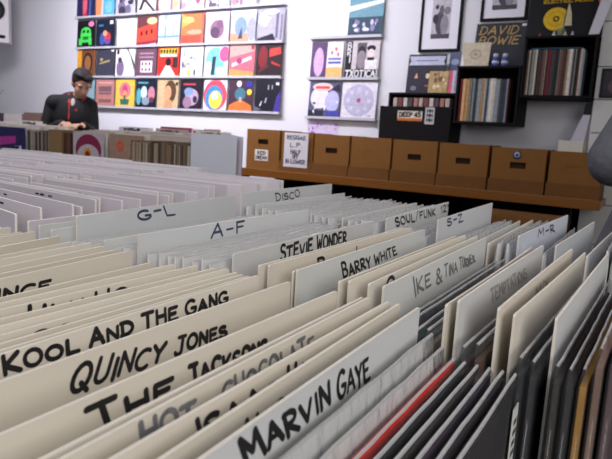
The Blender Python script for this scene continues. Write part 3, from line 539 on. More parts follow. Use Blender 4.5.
# ------------------------------------------------------------------ bench with cardboard boxes
e = empty('storage_bench', (-1.65, 4.3, 0)); tag(e, 'long orange-brown wooden bench carrying the row of cardboard boxes', 'bench')
MB().box(-1.40, -.29, .855, 1.21, .42, .900, ORANGEWOOD).box(1.21, -.29, .855, 1.37, .15, .900, ORANGEWOOD).build('bench_top', e, bevel=.003)
MB().box(-1.40, -.31, .850, 1.37, -.29, .912, ORANGEWOOD).build('front_rail', e, bevel=.004)
for x in (-1.34, -.5, .35, 1.18): MB().box(x - .025, -.22, 0, x + .025, -.16, .855, BLACKWOOD).build('leg', e)
for x in (-1.34, -.5, .35, 1.18): MB().box(x - .025, .3, 0, x + .025, .36, .855, BLACKWOOD).build('leg', e)
MB().box(-1.36, .30, .1, 1.22, .32, .855, BLACKWOOD).build('back_panel', e)
bx = [(-2.985, -2.655, .928, 1.228, 0, 'with a small white note under its hand hole'), (-2.640, -2.345, .90, 1.222, 1, 'with a tall handwritten white sheet on its front'), (-2.338, -2.028, .90, 1.216, 1, 'with an open hand hole, right of the tall white sheet'),
      (-2.018, -1.692, .90, 1.212, 1, 'with its hand hole nearly closed, between two with open holes'), (-1.680, -1.345, .90, 1.208, 1, 'with a dark hand hole, below the right edge of the black crate'), (-1.335, -.990, .90, 1.204, 1, 'with an oval hand hole, under the lower black cubby'),
      (-.975, -.625, .90, 1.196, 1, 'with a round blue badge above its hand hole'), (-.610, -.30, .90, 1.192, 1, 'at the right end of the row with a pressed hand hole')]
for i, (x0, x1, z0, z1, tray, lab) in enumerate(bx):
    x0 += .003; x1 -= .003
    if i == 0: z0 = .9
    e = empty('cardboard_box', ((x0 + x1) / 2, 4.1, z0)); h = (x1 - x0) / 2; H = z1 - z0; tag(e, 'brown cardboard box ' + lab, 'box', 'cardboard boxes on the bench')
    D = .33; t = .005; hz = H * .62 if i else H * .70; hw = .05; hh = .02; b = MB(); zb = .001
    b.box(-h, 0, zb, -hw, t, H, CARDBOARD); b.box(hw, 0, zb, h, t, H, CARDBOARD); b.box(-hw, 0, zb, hw, t, hz - hh, CARDBOARD); b.box(-hw, 0, hz + hh, hw, t, H, CARDBOARD)
    b.box(-h, D - t, zb, h, D, H, CARDBOARD); b.box(-h, t, zb, -h + t, D - t, H, CARDBOARD); b.box(h - t, t, zb, h, D - t, H, CARDBOARD); b.box(-h + t, t, zb, h - t, D - t, .006, CARDBOARD)
    b.box(-h + t, t, H - .03, h - t, D - t, H - .026, CARDBOARD)
    b.build('box_body', e)
    if i in (3, 7): MB().box(-hw + .001, .001, hz - hh + .001, hw - .001, .004, hz + hh - .002, CARDBOARD).build('hand_hole_flap', e)
    else: MB().box(-h + .01, .03, .02, h - .01, .034, H - .04, HOLE).build('inner_divider', e)  # dark sheet behind the open hand hole, standing in for the shade inside
    if tray:
        l = MB(); q_ = .006; l.box(-h - .0045, -.022, zb, h + .0045, -.012, .090, CARDBOARD_SHADE); l.box(-h - .0045, -.012, zb, -h - .001, D, .090, CARDBOARD_SHADE); l.box(h + .001, -.012, zb, h + .0045, D, .090, CARDBOARD_SHADE)
        l.build('lid_tray', e)
    if i == 0:
        n = MB(); n.box(-.075, -.002, .075, .055, 0, .165, paper('E6E2DC')); n.build('note', e)
        tb = MB(); strokes(tb, 'RED', (-.05, .125), (.03, .125), (-.05, .150), (.03, .150), .0035, MARKER, lambda a: -.0022); strokes(tb, 'DREAM', (-.065, .088), (.045, .088), (-.065, .112), (.045, .112), .0035, MARKER, lambda a: -.0022); tb.build('lettering', e)
    if i == 1:
        n = MB(); n.box(-.105, -.0255, .045, .115, -.0235, .315, paper('E0DCE0')); n.build('note', e)
        tb = MB(); yf = lambda a: -.0260
        for t_, z_, a_, b_ in (('REGGAE', .262, -.08, .09), ('L.P.', .205, -.05, .06), ('HALF', .150, -.04, .05), ('OFF', .115, -.02, .03), ('IN LOWER', .075, -.085, .095)): strokes(tb, t_, (a_, z_), (b_, z_), (a_, z_ + .03), (b_, z_ + .03), .0035, BLUEINK, yf)
        tb.build('lettering', e)
    if i == 6:
        MB().lathe([(.0, 0), (.028, 0), (.028, .002)], (-.01, -.001, .252), (0, -1, 0), ink('3A4A70')).lathe([(.0, 0), (.019, .0), (.019, .001)], (-.01, -.003, .252), (0, -1, 0), ink('B8BCC8')).lathe([(0, 0), (.009, 0), (.009, .001)], (-.01, -.004, .252), (0, -1, 0), ink('3A4A70')).build('badge', e)
tag(MB().box(-.590, 4.25, 1.168, -.440, 4.4, 1.262, paper('D8D4C8')).build('white_box', bevel=.002), 'small white box standing on the rightmost cardboard box', 'box')
ln = MB(); ln.prism([(-.545, 1.262), (-.46, 1.262), (-.44, 1.44), (-.486, 1.44)], 4.46, 4.475, paper('C4C0CC')); ln.prism([(-.486, 1.44), (-.44, 1.44), (-.437, 1.52), (-.476, 1.52)], 4.46, 4.475, ink('18161C'))
ln.prism([(-.545, .902), (-.46, .902), (-.46, 1.262), (-.545, 1.262)], 4.46, 4.475, paper('C4C0CC'))
tag(ln.build('display_stand'), 'slim tapering grey stand with black tip beside the white panelled pillar', 'stand')

# bin below the bench front
e = empty('record_bin', (-1.3, 3.45, 0)); tag(e, 'low dark bin in front of the bench under the cardboard boxes', 'record bin')
MB().box(-1.1, -.2, .08, .92, .2, .5, BLACKWOOD).build('cabinet', e); MB().box(-1.05, -.17, 0, .87, .17, .08, BLACKWOOD).build('plinth', e)
for a in ((-1.1, -.2, .92, -.188), (-1.1, .188, .92, .2)): MB().box(a[0], a[1], .5, a[2], a[3], .62, BLACKWOOD).build('side_panel', e)
cc = ['8A3868', '3A2830', 'B8A8B0', '583048', '20181C', '7A6A70', 'A84878', '302028']
for i in range(14):
    record((-2.32 + (i % 4) * .335, 3.30 + .012 * (i // 4), .51), 0, cc[i % 8], f'{["magenta", "dark brown", "pale", "plum", "black", "grey", "pink", "near-black"][i % 8]} record, {ordn(i // 4 + 1)} from the front in pile {["one", "two", "three", "four"][i % 4]} of the low dark bin', 'records in the low dark bin', plastic=False)
tag(MB().box(-.88, 3.28, .501, -.40, 3.62, .835, CARDBOARD).build('cardboard_box', bevel=.003), 'closed light brown carton in the low dark bin under the bench', 'box')

# ------------------------------------------------------------------ black crate, cubbies
def openbox(name, loc, w_, d_, h_, label, t=.016, cat='shelf', mt=BLACKWOOD):
    e = empty(name, loc); tag(e, label, cat)
    b = MB(); b.box(0, 0, 0, w_, d_, t, mt); b.box(0, 0, t, t, d_, h_ - t, mt); b.box(w_ - t, 0, t, w_, d_, h_ - t, mt); b.box(t, d_ - .01, t, w_ - t, d_, h_ - t, mt)
    b.build('carcass', e, bevel=.0015)
    MB().box(-.004, -.004, h_ - t + .0005, w_ + .004, d_, h_ + .0005, mt).build('top_board', e, bevel=.0015); return e
def spines(x0, x1, y, z, cols, lab, grp, h=.305, leanmax=.0):
    x = x0; i = 0
    while x < x1 - .003:
        w_ = random.choice([.006, .009, .012, .017, .022]); w_ = min(w_, x1 - x); c, cn = random.choice(cols)
        i += 1; hh = h - random.uniform(0, .006)
        o = MB().box(x + .0004, y + random.uniform(0, .008), z, x + w_ - .0004, y + .30, z + hh, ink(c)).build('vinyl_record', bevel=.0008)
        tag(o, f'{cn} record spine, {ordn(i)} from the left in the {lab}', 'record', grp); x += w_
SP = [('C8C0B4', 'pale'), ('8A8478', 'grey'), ('6E1E22', 'dark red'), ('D8D0C4', 'white'), ('3A4250', 'slate'), ('A08860', 'tan'), ('4A3A34', 'brown'), ('8C98A0', 'blue-grey'), ('705048', 'dusty brown'), ('B8AEA0', 'light grey'), ('222228', 'black'), ('9A9A8A', 'olive-grey')]
SPW = SP + [('C09058', 'orange-tan'), ('D0A878', 'cream-orange'), ('B88848', 'ochre')]
openbox('wall_cubby', (-1.350, 4.40, 1.352), .445, .34, .405, 'lower black wall cubby filled with records, under the gold-lettered record')
spines(-1.325, -.975, 4.415, 1.3685, SPW, 'lower black wall cubby', 'records in the lower cubby')
openbox('wall_cubby', (-.900, 4.40, 1.545), .455, .34, .405, 'higher black wall cubby filled with records, under the yellow-disc poster')
spines(-.880, -.515, 4.415, 1.5615, SP, 'higher black wall cubby', 'records in the higher cubby')
tag(MB().box(-.86, 4.42, 1.869, -.53, 4.71, 1.874, ink('28607A')).build('vinyl_record'), 'blue record laid flat across the records in the higher cubby', 'record')
# things on the cubbies
cover('record_cover', 'dark grey record cover with gold outlined lettering on the lower cubby', -1.305, 1.759, 4.60, .37, .335, '2A2C34', [('r', .88, .92, .96, .97, 'D8D4D8')], lean=-.12,
      texts=[('DAVID', (.06, .76), (.80, .76), (.10, .93), (.84, .93), .0045, 'B89858'), ('BOWIE', (.06, .54), (.84, .54), (.10, .71), (.88, .71), .0045, 'B89858')])
cover('record_cover', 'cream square record cover with a faint round drawing leaning on the lower cubby', -1.345, 1.759, 4.44, .20, .175, 'C4B8A0', [('e', .5, .5, .22, .22, 'A89C88'), ('e', .5, .5, .15, .15, 'B8AC96'), ('e', .5, .5, .05, .05, '8A7E6C'), ('p', [(0, 0), (.15, 0), (0, .6)], 'E0DCD4')], lean=-.2)
for i, x in enumerate((-1.10, -1.035)):
    e = empty('glass_jar', (x, 4.46, 1.758)); tag(e, ['small blue-labelled jar nearer the cream cover', 'small blue-labelled jar nearer the cubby\'s right end'][i] + ' on the lower cubby', 'bottle', 'jars on the lower cubby')
    MB().lathe([(.022, 0), (.024, .01), (.024, .05), (.016, .065)], (0, 0, 0), (0, 0, 1), ink('4A5A90'), 16).build('jar_body', e)
    MB().lathe([(.017, .065), (.018, .085), (.012, .09)], (0, 0, 0), (0, 0, 1), ink('C8CCD8'), 16).build('lid', e)
    MB().lathe([(.0245, .02), (.0245, .038)], (0, 0, 0), (0, 0, 1), ink('C0C8E0'), 16).build('paper_label', e)
cover('poster', 'black poster with a big yellow record disc standing on the higher cubby', -.945, 1.953, 4.62, .53, .50, '0E0C10', [('e', .36, .30, .16, .16, 'D8B020'), ('e', .36, .30, .105, .105, 'B89018'), ('e', .36, .30, .095, .095, 'D8B020'), ('e', .36, .30, .04, .04, '18140E'), ('e', .36, .30, .02, .02, 'D8B020'), ('p', [(.44, .2), (.47, .2), (.56, .2), (.545, .36), (.5, .52)], 'C8C098'), ('p', [(.47, .2), (.49, .5), (.48, .5), (.455, .2)], '18140E'), ('p', [(.83, .0), (.95, .3), (.98, .6), (.85, .5), (.9, .3)], 'C03020'), ('e', .9, .55, .06, .08, 'D86830'), ('e', .93, .38, .04, .08, 'D05828')], cat='poster', lean=-.1,
      texts=[("ELECTRIC MUSIC", (.18, .52), (.78, .52), (.18, .56), (.78, .56), .0035, 'C8A020')])
wl = MB(); wl.prism([(-.510, 1.953), (-.448, 1.953), (-.365, 2.26), (-.437, 2.26)], 4.42, 4.428, paper('D8D4DC'))
tag(wl.build('record_cover'), 'white blank sleeve leaning at a slant against the pillar on the higher cubby', 'record')
def trinket(x, c, s, lab):
    e = empty('figurine', (x, 4.44, 1.9505)); tag(e, lab, 'figurine')
    MB().lathe([(s, 0), (s * 1.1, s * .6), (s * .5, s * 1.4)], (0, 0, 0), (0, 0, 1), ink(c), 12).build('figurine_body', e); MB().lathe([(s * .3, s * 1.3), (s * .6, s * 1.8), (s * .5, s * 2.3), (.001, s * 2.5)], (0, 0, 0), (0, 0, 1), ink(c), 12).build('figurine_head', e)
trinket(-.815, 'C04038', .010, 'tiny red figurine on the left of the higher cubby top')
trinket(-.725, 'D8D8D8', .013, 'tiny white figurine below the yellow disc on the higher cubby')
trinket(-.655, 'D0D0D4', .012, 'tiny white figurine, middle of three on the higher cubby')
trinket(-.610, 'C8C8CC', .012, 'tiny white figurine, rightmost of three on the higher cubby')
tag(MB().lathe([(.018, 0), (.026, .01), (.026, .04), (.03, .045), (.03, .055), (.02, .06)], (-.692, 4.50, 1.951), (0, 0, 1), ink('8A9070'), 16).build('cup'), 'small grey-green cup below the yellow disc', 'cup')

# black crate above the boxes with a stepped back
e = empty('record_crate', (-1.955, 4.36, .9005)); tag(e, 'large black record crate with two stickers rising behind the cardboard boxes', 'crate')
BB = BLACKWOOD
b = MB(); b.prism([(0.0, 0), (.565, 0), (.575, .568), (-.002, .562)], .09, .105, BB); b.build('front_panel', e, bevel=.002)
b = MB(); b.box(0, .105, 0, .015, .36, .565, BB); b.box(.56, .105, 0, .575, .36, .565, BB); b.box(.015, .345, .0, .56, .36, .69, BB); b.box(.015, .105, 0, .56, .345, .015, BB); b.build('crate_body', e)
b = MB(); b.box(.015, .24, .665, .56, .345, .680, BB); b.box(0.0, .24, .566, .015, .36, .68, BB); b.box(.56, .24, .566, .575, .36, .68, BB); b.build('display_step', e)
MB().box(.15, .087, .455, .35, .0895, .530, paper('D8D0C0')).box(.15, .0865, .455, .35, .087, .475, ink('C8702A')).build('sticker', e)
MB().box(.372, .087, .435, .445, .0895, .560, paper('C4C4C4')).build('sticker', e)
tb = MB(); yf = lambda a: .0868
strokes(tb, 'DEEP 45', (.165, .486), (.335, .486), (.165, .518), (.335, .518), .005, MARKER, yf)
tb.build('lettering', e); tb = MB()
for j in range(3): strokes(tb, 'HH', (.388, .455 + .034 * j), (.43, .455 + .034 * j), (.388, .477 + .034 * j), (.43, .477 + .034 * j), .004, MARKER, yf)
tb.build('lettering', e)
for i in range(11):
    c, n = [('B8A8A0', 'pale'), ('7A4A48', 'brown-red'), ('C8C0B8', 'white'), ('5A4A50', 'dark'), ('A87868', 'pink-brown')][i % 5]
    tag(MB().box(-1.87 + .042 * i, 4.50, .917, -1.84 + .042 * i, 4.59, 1.533, ink(c)).build('record_sleeve'), f'{n} upright sleeve, {ordn(i + 1)} from the left inside the black crate', 'record', 'sleeves inside the black crate')
zt = 1.5815
cover('record_cover', 'charcoal record cover with a white banner and small orange motifs', -1.825, zt, 4.62, .31, .30, '2C2C38', [('p', [(.02, .72), (.98, .72), (.93, .82), (.98, .95), (.02, .95), (.07, .82)], 'B8BCD0'), ('p', [(.2, .38), (.3, .38), (.25, .52)], 'E8A888'), ('e', .55, .44, .05, .07, 'E8C8A8'), ('r', .5, .17, .6, .2, 'C05848'), ('e', .2, .12, .08, .06, '7A7480'), ('r', .2, .82, .8, .85, '7A7E98')], lean=-.1)
cover('record_cover', 'blue-grey slanted record cover beside the tall framed photograph', -1.505, 1.60, 4.66, .15, .30, '58607A', [('p', [(0, .2), (1, .5), (1, .7), (0, .35)], '2A2E40'), ('e', .3, .75, .2, .08, '98A4C0')], lean=-.1)
cover('record_cover', 'small gold and brown patterned sleeve in front of the charcoal cover', -1.63, zt, 4.610 - .02, .155, .165, 'B09868', blobs(12, 50, ['E0D0B0', '7A5A40', 'C8A878'], .1, .1, .9, .9, .13), lean=-.1)
cover('record_cover', 'narrow pink-edged sleeve right of the gold patterned one', -1.47, zt, 4.59, .05, .17, 'D8607A', [('r', .5, 0, 1, 1, 'C8C0D0')], lean=-.1)
cover('record_cover', 'slim pale sleeve with a dark oval leaning by the lower cubby', -1.415, zt, 4.59, .06, .20, 'C4C4D8', [('e', .5, .5, .18, .25, '484858')], lean=-.1)

# picture on the pillar
cover('photo_print', 'dark photograph fixed to the white panelled pillar', -.405, 1.552, 4.452, .24, .19, '201C22', [('r', .08, .1, .92, .9, '38323A'), ('e', .4, .4, .2, .25, '5A4A50')], th=.006, cat='photograph')
# speaker
e = empty('wall_speaker', (-6.735, 4.30, 2.055), R(50)); tag(e, 'white loudspeaker with black cone mounted high at the left', 'speaker')
b = MB(); b.box(-.15, 0, 0, .15, .25, .62, mat('white_speaker_cabinet', (.75, .73, .74), .5)); b.build('cabinet', e, bevel=.008)
MB().lathe([(.125, 0), (.125, .01), (.112, .012), (.1, .004), (.045, -.03), (.04, -.01), (.001, 0)], (-.01, 0, .36), (0, -1, 0), mat('black_rubber', (.01, .01, .012), .6)).build('woofer', e)
MB().box(-.11, -.004, .05, .11, .001, .085, BLACKWOOD).build('bass_port', e)
MB().lathe([(.04, 0), (.04, .008), (.02, .004), (.001, .01)], (0, 0, .545), (0, -1, 0), mat('black_rubber', (.01, .01, .012), .6)).build('tweeter', e)
MB().box(-.03, .2501, .2, .03, .40, .26, METAL).build('wall_bracket', e)
# microphone boom at left edge
e = empty('microphone_stand', (-7.45, 4.56, 0)); tag(e, 'thin grey boom stand by the left wall', 'stand')
MB().lathe([(.012, 0.02), (.012, 1.33)], (0, 0, 0), (0, 0, 1), METAL, 10).build('pole', e); MB().lathe([(.13, 0), (.13, .02), (.02, .025)], (0, 0, 0), (0, 0, 1), BLACKWOOD).build('base', e)
MB().lathe([(.008, 0), (.008, .66)], (-.08, 0, 1.16), (.78, 0, .55), METAL, 10).build('boom', e)

# ------------------------------------------------------------------ middle bins (M and N) and the rear rack
def simple_bin(x0, x1, y0, y1, z, lab):
    bin_box('record_bin', [(x0, y0), (x1, y0), (x1, y1), (x0, y1)], z, 0, lab, mt=BLACKWOOD)
simple_bin(-5.3, -2.50, 2.83, 3.40, .80, 'long black record bin in front of the man in the dark jacket')
bin_box('record_bin', [(-2.36, 2.18), (-1.615, 2.18), (-1.86, 2.56), (-2.36, 2.56)], .80, 0, 'short black record bin with brown record edges, left of the cardboard boxes', mt=BLACKWOOD)
simple_bin(-7.22, -5.4, 4.15, 4.70, .93, 'black record rack at the back left behind the man')
# facing stacks in the long bin
covers = {-4.45: ('2C2858', [('p', [(.0, .55), (.65, .62), (.65, .8), (0, .75)], 'B03A90'), ('e', .82, .52, .05, .06, 'E4DCF0'), ('r', .6, .55, .8, .57, '8A70B0')], 'purple record cover with a pink streak facing out of the long bin'),
          -3.592: ('C4B8C0', [('e', .5, .62, .42, .34, '8A2A4A'), ('e', .5, .48, .36, .26, 'C4B8C0'), ('e', .48, .5, .13, .16, 'E09830'), ('e', .48, .52, .07, .07, '6A3020'), ('p', [(0, 0), (1, 0), (1, .35), (.8, .2), (.2, .2), (0, .4)], '3A3048'), ('p', [(.1, .3), (.3, .5), (.4, .3)], 'E0DCE4')], 'pale record cover with a dark red swoosh and an orange centre'),
          -3.222: ('A88A78', [('e', .32, .75, .12, .12, 'D86040'), ('e', .32, .75, .06, .06, 'B87860'), ('e', .8, .3, .25, .35, '583848'), ('r', .1, .2, .5, .3, '987868')], 'beige record cover with an orange sun in the long bin')}
for x, (b_, sh, lab) in covers.items():
    cover('record_cover', lab, x, .822, 2.862, .314, .314, b_, sh)
labs = {-5.25: 'far left', -4.85: 'second', -4.45: 'purple-fronted', -3.592: 'red-swoosh', -3.222: 'orange-sun', -2.86: 'right-hand'}
for x, nm in labs.items():
    y = 2.89; n = 0
    while y < 3.345:
        n += 1; z = 1.142 + (y - 2.86) * .06 + random.uniform(-.008, .002)
        txt = None; L = .315
        if y > 3.27 and nm not in ('far left',) and n % 2 == 0:
            z = 1.19; txt = [('WORLD' if n % 4 else 'LATIN JAZZ', (.05, z - .026), (.22, z - .026), (.05, z - .012), (.22, z - .012), .0035, MARKER)]
        divider((x, y), (x + L, y + random.uniform(-.006, .006)), z, ['D8D0C8', 'C8B8A8', 'CEC8CE', 'E0D9CB', 'B8A898'][(n * 3 + int(-x * 10)) % 5], f'{"marked" if txt else "plain"} divider, {ordn(n)} from the front of the {nm} stack in the long bin', None, base=.802, L=L, text=txt)
        y += random.choice([.02, .03, .045])
# end-on records in the long bin
def endon(x0, x1, y, z, cols, lab, grp):
    x = x0; i = 0
    while x < x1 - .004:
        w_ = random.choice([.010, .013, .018]); i += 1; c, cn = random.choice(cols)
        dz = random.uniform(-.012, .0)
        o = MB().box(0, 0, 0, w_ - .002, .312, .325 + dz, ink(c)).build('vinyl_record'); o.location = (x, y + random.uniform(0, .012), z)
        tag(o, f'{cn} record edge, {ordn(i)} from the left {lab}', 'record', grp); x += w_
GB = [('6A5E54', 'grey-brown'), ('8A8078', 'taupe'), ('3E3638', 'dark'), ('A89C90', 'pale'), ('544840', 'brown')]
endon(-4.12, -3.86, 2.865, .802, GB, 'beside the purple cover in the long bin', 'record edges beside the purple cover')
tag(MB().box(-3.85, 2.855, .801, -3.705, 3.2, 1.140, mat('olive_cardboard', srgb('8A6E48'), .8)).build('cardboard_box', bevel=.002), 'narrow brown cardboard box standing in the long bin', 'box')
endon(-3.70, -3.60, 2.865, .802, [('6A4A38', 'brown'), ('4A3028', 'dark brown')], 'between the narrow box and the red-swoosh cover', 'brown record edges beside the red-swoosh cover')
endon(-2.335, -1.935, 2.20, .802, [('7A6650', 'brown'), ('9A8A72', 'tan'), ('5A4A3C', 'dark brown'), ('A8A090', 'pale'), ('6A5A48', 'olive brown')], 'in the short bin', 'record edges in the short bin')
divider((-1.925, 2.2), (-1.665, 2.215), 1.182, 'D0D2DA', 'tall plain grey divider facing out of the short bin', None, base=.802)
for i in range(9):
    x1 = -.737 * (2.235 + .03 * i)
    divider((x1 - (.27 if i < 3 else .12), 2.235 + .03 * i), (x1, 2.235 + .03 * i), 1.165 + .0012 * i, ['C4BCC8', 'CEC8CE'][i % 2], f'pale divider, {ordn(i + 1)} behind the tall grey one in the short bin', None, base=.802)
# colourful cards and small boxes at the back of the long bin
divider((-3.25, 3.37), (-2.93, 3.37), 1.205, 'A84070', 'magenta card at the back of the long bin, right of the man', None, base=.802)
divider((-3.16, 3.355), (-3.02, 3.355), 1.195, '3A3048', 'narrow dark card in front of the magenta one in the long bin', None, base=.802)
tag(MB().box(-2.91, 3.33, .801, -2.845, 3.38, 1.200, paper('E4E0E4')).box(-2.895, 3.3285, 1.165, -2.86, 3.33, 1.19, ink('D86040')).build('narrow_box'), 'narrow white box with an orange mark at the back of the long bin', 'box')
tag(MB().box(-2.80, 3.33, .801, -2.69, 3.38, 1.205, paper('C8A898')).build('narrow_box', bevel=.002), 'narrow salmon-beige box at the back right of the long bin', 'box')
# rear rack
for k in range(5):
    x = -7.12 + .335 * k
    for n in range(6):
        c, cn = [('7A6058', 'brown'), ('C4B8B0', 'pale'), ('4A4048', 'dark'), ('A87880', 'rosy'), ('D0C8C4', 'off-white'), ('8A7A70', 'taupe')][(n * 5 + k * 2) % 6]
        o = MB().box(0, 0, 0, .312, .004, .312, ink(c)).build('vinyl_record'); o.location = (x, 4.20 + .07 * n, .932 + (.0 if n % 2 else .012)); o.rotation_euler = (random.uniform(-.05, -.01), 0, 0)
        tag(o, f'{cn} record facing forward, {ordn(n + 1)} from the front of stack {["one", "two", "three", "four", "five"][k]} in the rear rack', 'record', 'records in the rear rack')
divider((-6.70, 4.63), (-6.30, 4.63), 1.285, '8A7468', 'tall brown divider card at the back of the rear rack', None, base=.932)

# ------------------------------------------------------------------ people
def capsule(bm, a, b, ra, rb):
    a = Vector(a); b = Vector(b); d = b - a
    n = max(2, int(d.length / (min(ra, rb) * .5)) + 1)
    if d.length > 1e-6:
        r_ = bmesh.ops.create_cone(bm, cap_ends=True, segments=20, radius1=ra, radius2=rb, depth=d.length)
        q_ = Vector((0, 0, 1)).rotation_difference(d.normalized())
        bmesh.ops.transform(bm, matrix=Matrix.Translation((a + b) / 2) @ q_.to_matrix().to_4x4(), verts=r_['verts'])
    for p, r in ((a, ra), (b, rb)):
        bmesh.ops.create_uvsphere(bm, u_segments=16, v_segments=10, radius=r, matrix=Matrix.Translation(p))
def ell(bm, c, r, mtx=None, rot=None):
    m = Matrix.Translation(c) @ (rot or Matrix.Identity(4)) @ Matrix.Diagonal((*r, 1))
    if mtx: m = mtx @ m
    bmesh.ops.create_uvsphere(bm, u_segments=24, v_segments=16, radius=1, matrix=m)
def fused(name, bm, mt, vox, parent=None, smooth=4):
    me = bpy.data.meshes.new(name); bm.to_mesh(me); bm.free(); me.materials.append(mt)
    o = bpy.data.objects.new(name, me); C.objects.link(o)
    r = o.modifiers.new('fuse', 'REMESH'); r.mode = 'VOXEL'; r.voxel_size = vox; r.use_smooth_shade = True
    s = o.modifiers.new('relax', 'SMOOTH'); s.factor = .5; s.iterations = smooth
    if parent: o.parent = parent
    return o
SKIN = mat('skin', (.50, .27, .18), .5, .08, 20); HAIR = mat('dark_hair', (.012, .009, .008), .6, .4, 60, .6)
def hand(bm, wrist, direc, palm_n, side=1, s=1.0):
    """palm and five curled fingers; direc = pointing direction, palm_n = the way the palm faces"""
    d = Vector(direc).normalized(); n = Vector(palm_n).normalized(); n = (n - d * n.dot(d)).normalized(); l = d.cross(n) * side; w_ = Vector(wrist)
    for k in (-1, -.33, .33, 1): capsule(bm, w_ + l * k * .014, w_ + d * .085 * s + l * k * .030, .015, .012)
    for k, ln in zip((-1, -.33, .33, 1), (.058, .076, .082, .072)):
        p = w_ + d * .088 * s + l * k * .030
        for j, (f, c) in enumerate(((.45, .25), (.3, .75), (.25, 1.2))):
            q_ = p + (d * math.cos(c) + n * math.sin(c)) * ln * f * s; capsule(bm, p, q_, .0085 - .0008 * j, .0078 - .0008 * j); p = q_
    p = w_ + d * .03 + l * .022; q_ = p + (d * .55 + l * .75 + n * .3).normalized() * .045; capsule(bm, p, q_, .013, .0105)
    capsule(bm, q_, q_ + (d * .9 + l * .1 + n * .4).normalized() * .032, .0100, .0085)
def person(name, label, J, headrot, jacket, trouser, undershirt, shoulder_r=.07):
    bm = bmesh.new(); j = {k: Vector(v) for k, v in J.items()}
    for s in 'lr':
        capsule(bm, j['hip_' + s], j['knee_' + s], .082, .055); capsule(bm, j['knee_' + s], j['ankle_' + s], .052, .036)
        capsule(bm, j['ankle_' + s], j['ankle_' + s] + Vector((0, -.13, -.045)), .036, .03)
        capsule(bm, j['shoulder_' + s], j['elbow_' + s], .046, .036); capsule(bm, j['elbow_' + s], j['wrist_' + s], .036, .025)
        hand(bm, j['wrist_' + s], j['fing_' + s], (0, .25, -1), 1 if s == 'l' else -1)
    ell(bm, j['pelvis'], (.155, .105, .12)); ell(bm, (j['pelvis'] + j['chest']) / 2, (.13, .095, .2)); ell(bm, j['chest'], (.165, .11, .19))
    capsule(bm, j['shoulder_l'], j['shoulder_r'], .05, .05); capsule(bm, j['neck'], j['head'] + Vector((0, .01, -.04)), .058, .052)
    HM = Matrix.Translation(j['head']) @ headrot
    ell(bm, (0, .012, .028), (.075, .094, .088), HM); ell(bm, (0, -.018, -.035), (.06, .07, .075), HM); ell(bm, (0, -.045, -.088), (.032, .032, .025), HM)
    ell(bm, (0, -.088, -.012), (.011, .014, .026), HM); ell(bm, (0, -.096, -.030), (.016, .014, .011), HM)
    ell(bm, (0, -.083, -.060), (.024, .010, .006), HM); ell(bm, (0, -.082, -.070), (.022, .010, .006), HM)
    for s in (-1, 1): ell(bm, (s * .077, .012, -.012), (.010, .02, .03), HM); ell(bm, (s * .032, -.078, .020), (.024, .012, .007), HM)
    body = fused(name, bm, SKIN, .0062, None, 3); tag(body, label, 'person')
    hb = bmesh.new(); ell(hb, (0, .026, .046), (.086, .100, .086), HM); ell(hb, (0, .065, -.02), (.074, .062, .08), HM); ell(hb, (.02, -.05, .085), (.052, .04, .030), HM); ell(hb, (-.02, -.02, .098), (.058, .055, .03), HM)
    for s in (-1, 1): ell(hb, (s * .072, .02, .03), (.014, .045, .04), HM)
    fused('hair', hb, HAIR, .006, body, 2)
    eb = MB()
    for s in (-1, 1):
        c = HM @ Vector((s * .031, -.080, .004)); eb.lathe([(.001, -.005), (.006, -.003), (.008, 0), (.006, .003), (.001, .005)], c, (0, 0, 1), mat('eye_white', (.35, .3, .28), .4), 12)
        c2 = HM @ Vector((s * .031, -.0885, .004)); eb.lathe([(.0045, -.001), (.0045, .001)], c2, HM.to_3x3() @ Vector((0, -1, 0)), HAIR, 12)
        c3 = HM @ Vector((s * .033, -.089, .024)); eb.lathe([(.002, -.016), (.0035, 0), (.002, .016)], c3, HM.to_3x3() @ Vector((1, 0, 0)), HAIR, 8)
    eb.build('eyes', body)
    tb = bmesh.new()
    for s in 'lr':
        capsule(tb, j['hip_' + s], j['knee_' + s], .098, .07); capsule(tb, j['knee_' + s], j['ankle_' + s] + Vector((0, 0, .02)), .068, .06)
    ell(tb, j['pelvis'], (.172, .122, .12)); fused('trousers', tb, trouser, .010, body)
    for s in 'lr':
        sb = bmesh.new(); a = j['ankle_' + s]; capsule(sb, a + Vector((0, .03, -.045)), a + Vector((0, -.15, -.052)), .045, .038); fused('shoe', sb, BLACKWOOD, .008, body)
    jb = bmesh.new()
    for s in 'lr':
        capsule(jb, j['shoulder_' + s], j['elbow_' + s], shoulder_r, shoulder_r * .82); capsule(jb, j['elbow_' + s], j['wrist_' + s] - (j['wrist_' + s] - j['elbow_' + s]).normalized() * .03, shoulder_r * .82, .046)
    ell(jb, j['chest'] + Vector((0, .005, 0)), (.205, .145, .22)); ell(jb, (j['chest'] + j['pelvis']) / 2, (.185, .138, .24)); ell(jb, j['pelvis'] + Vector((0, 0, .02)), (.195, .145, .15))
    capsule(jb, j['shoulder_l'] + Vector((-.03 if j['shoulder_l'].x > j['shoulder_r'].x else .03, 0, .0)), j['neck'] + Vector((0, .03, -.03)), .07, .062); capsule(jb, j['shoulder_r'] + Vector((.03 if j['shoulder_l'].x > j['shoulder_r'].x else -.03, 0, 0)), j['neck'] + Vector((0, .03, -.03)), .07, .062)
    fused('jacket', jb, jacket, .009, body, 5)
    return body, j, HM
BJ = mat('black_jacket_cloth', (.0055, .0055, .0065), .8, .4, 40, .5); JEANS = mat('dark_denim', (.03, .035, .06), .8, .3, 60)
mx, my = -4.63, 3.68
RZ = Matrix.Translation((mx, my, 0)) @ Matrix.Rotation(R(40), 4, 'Z')
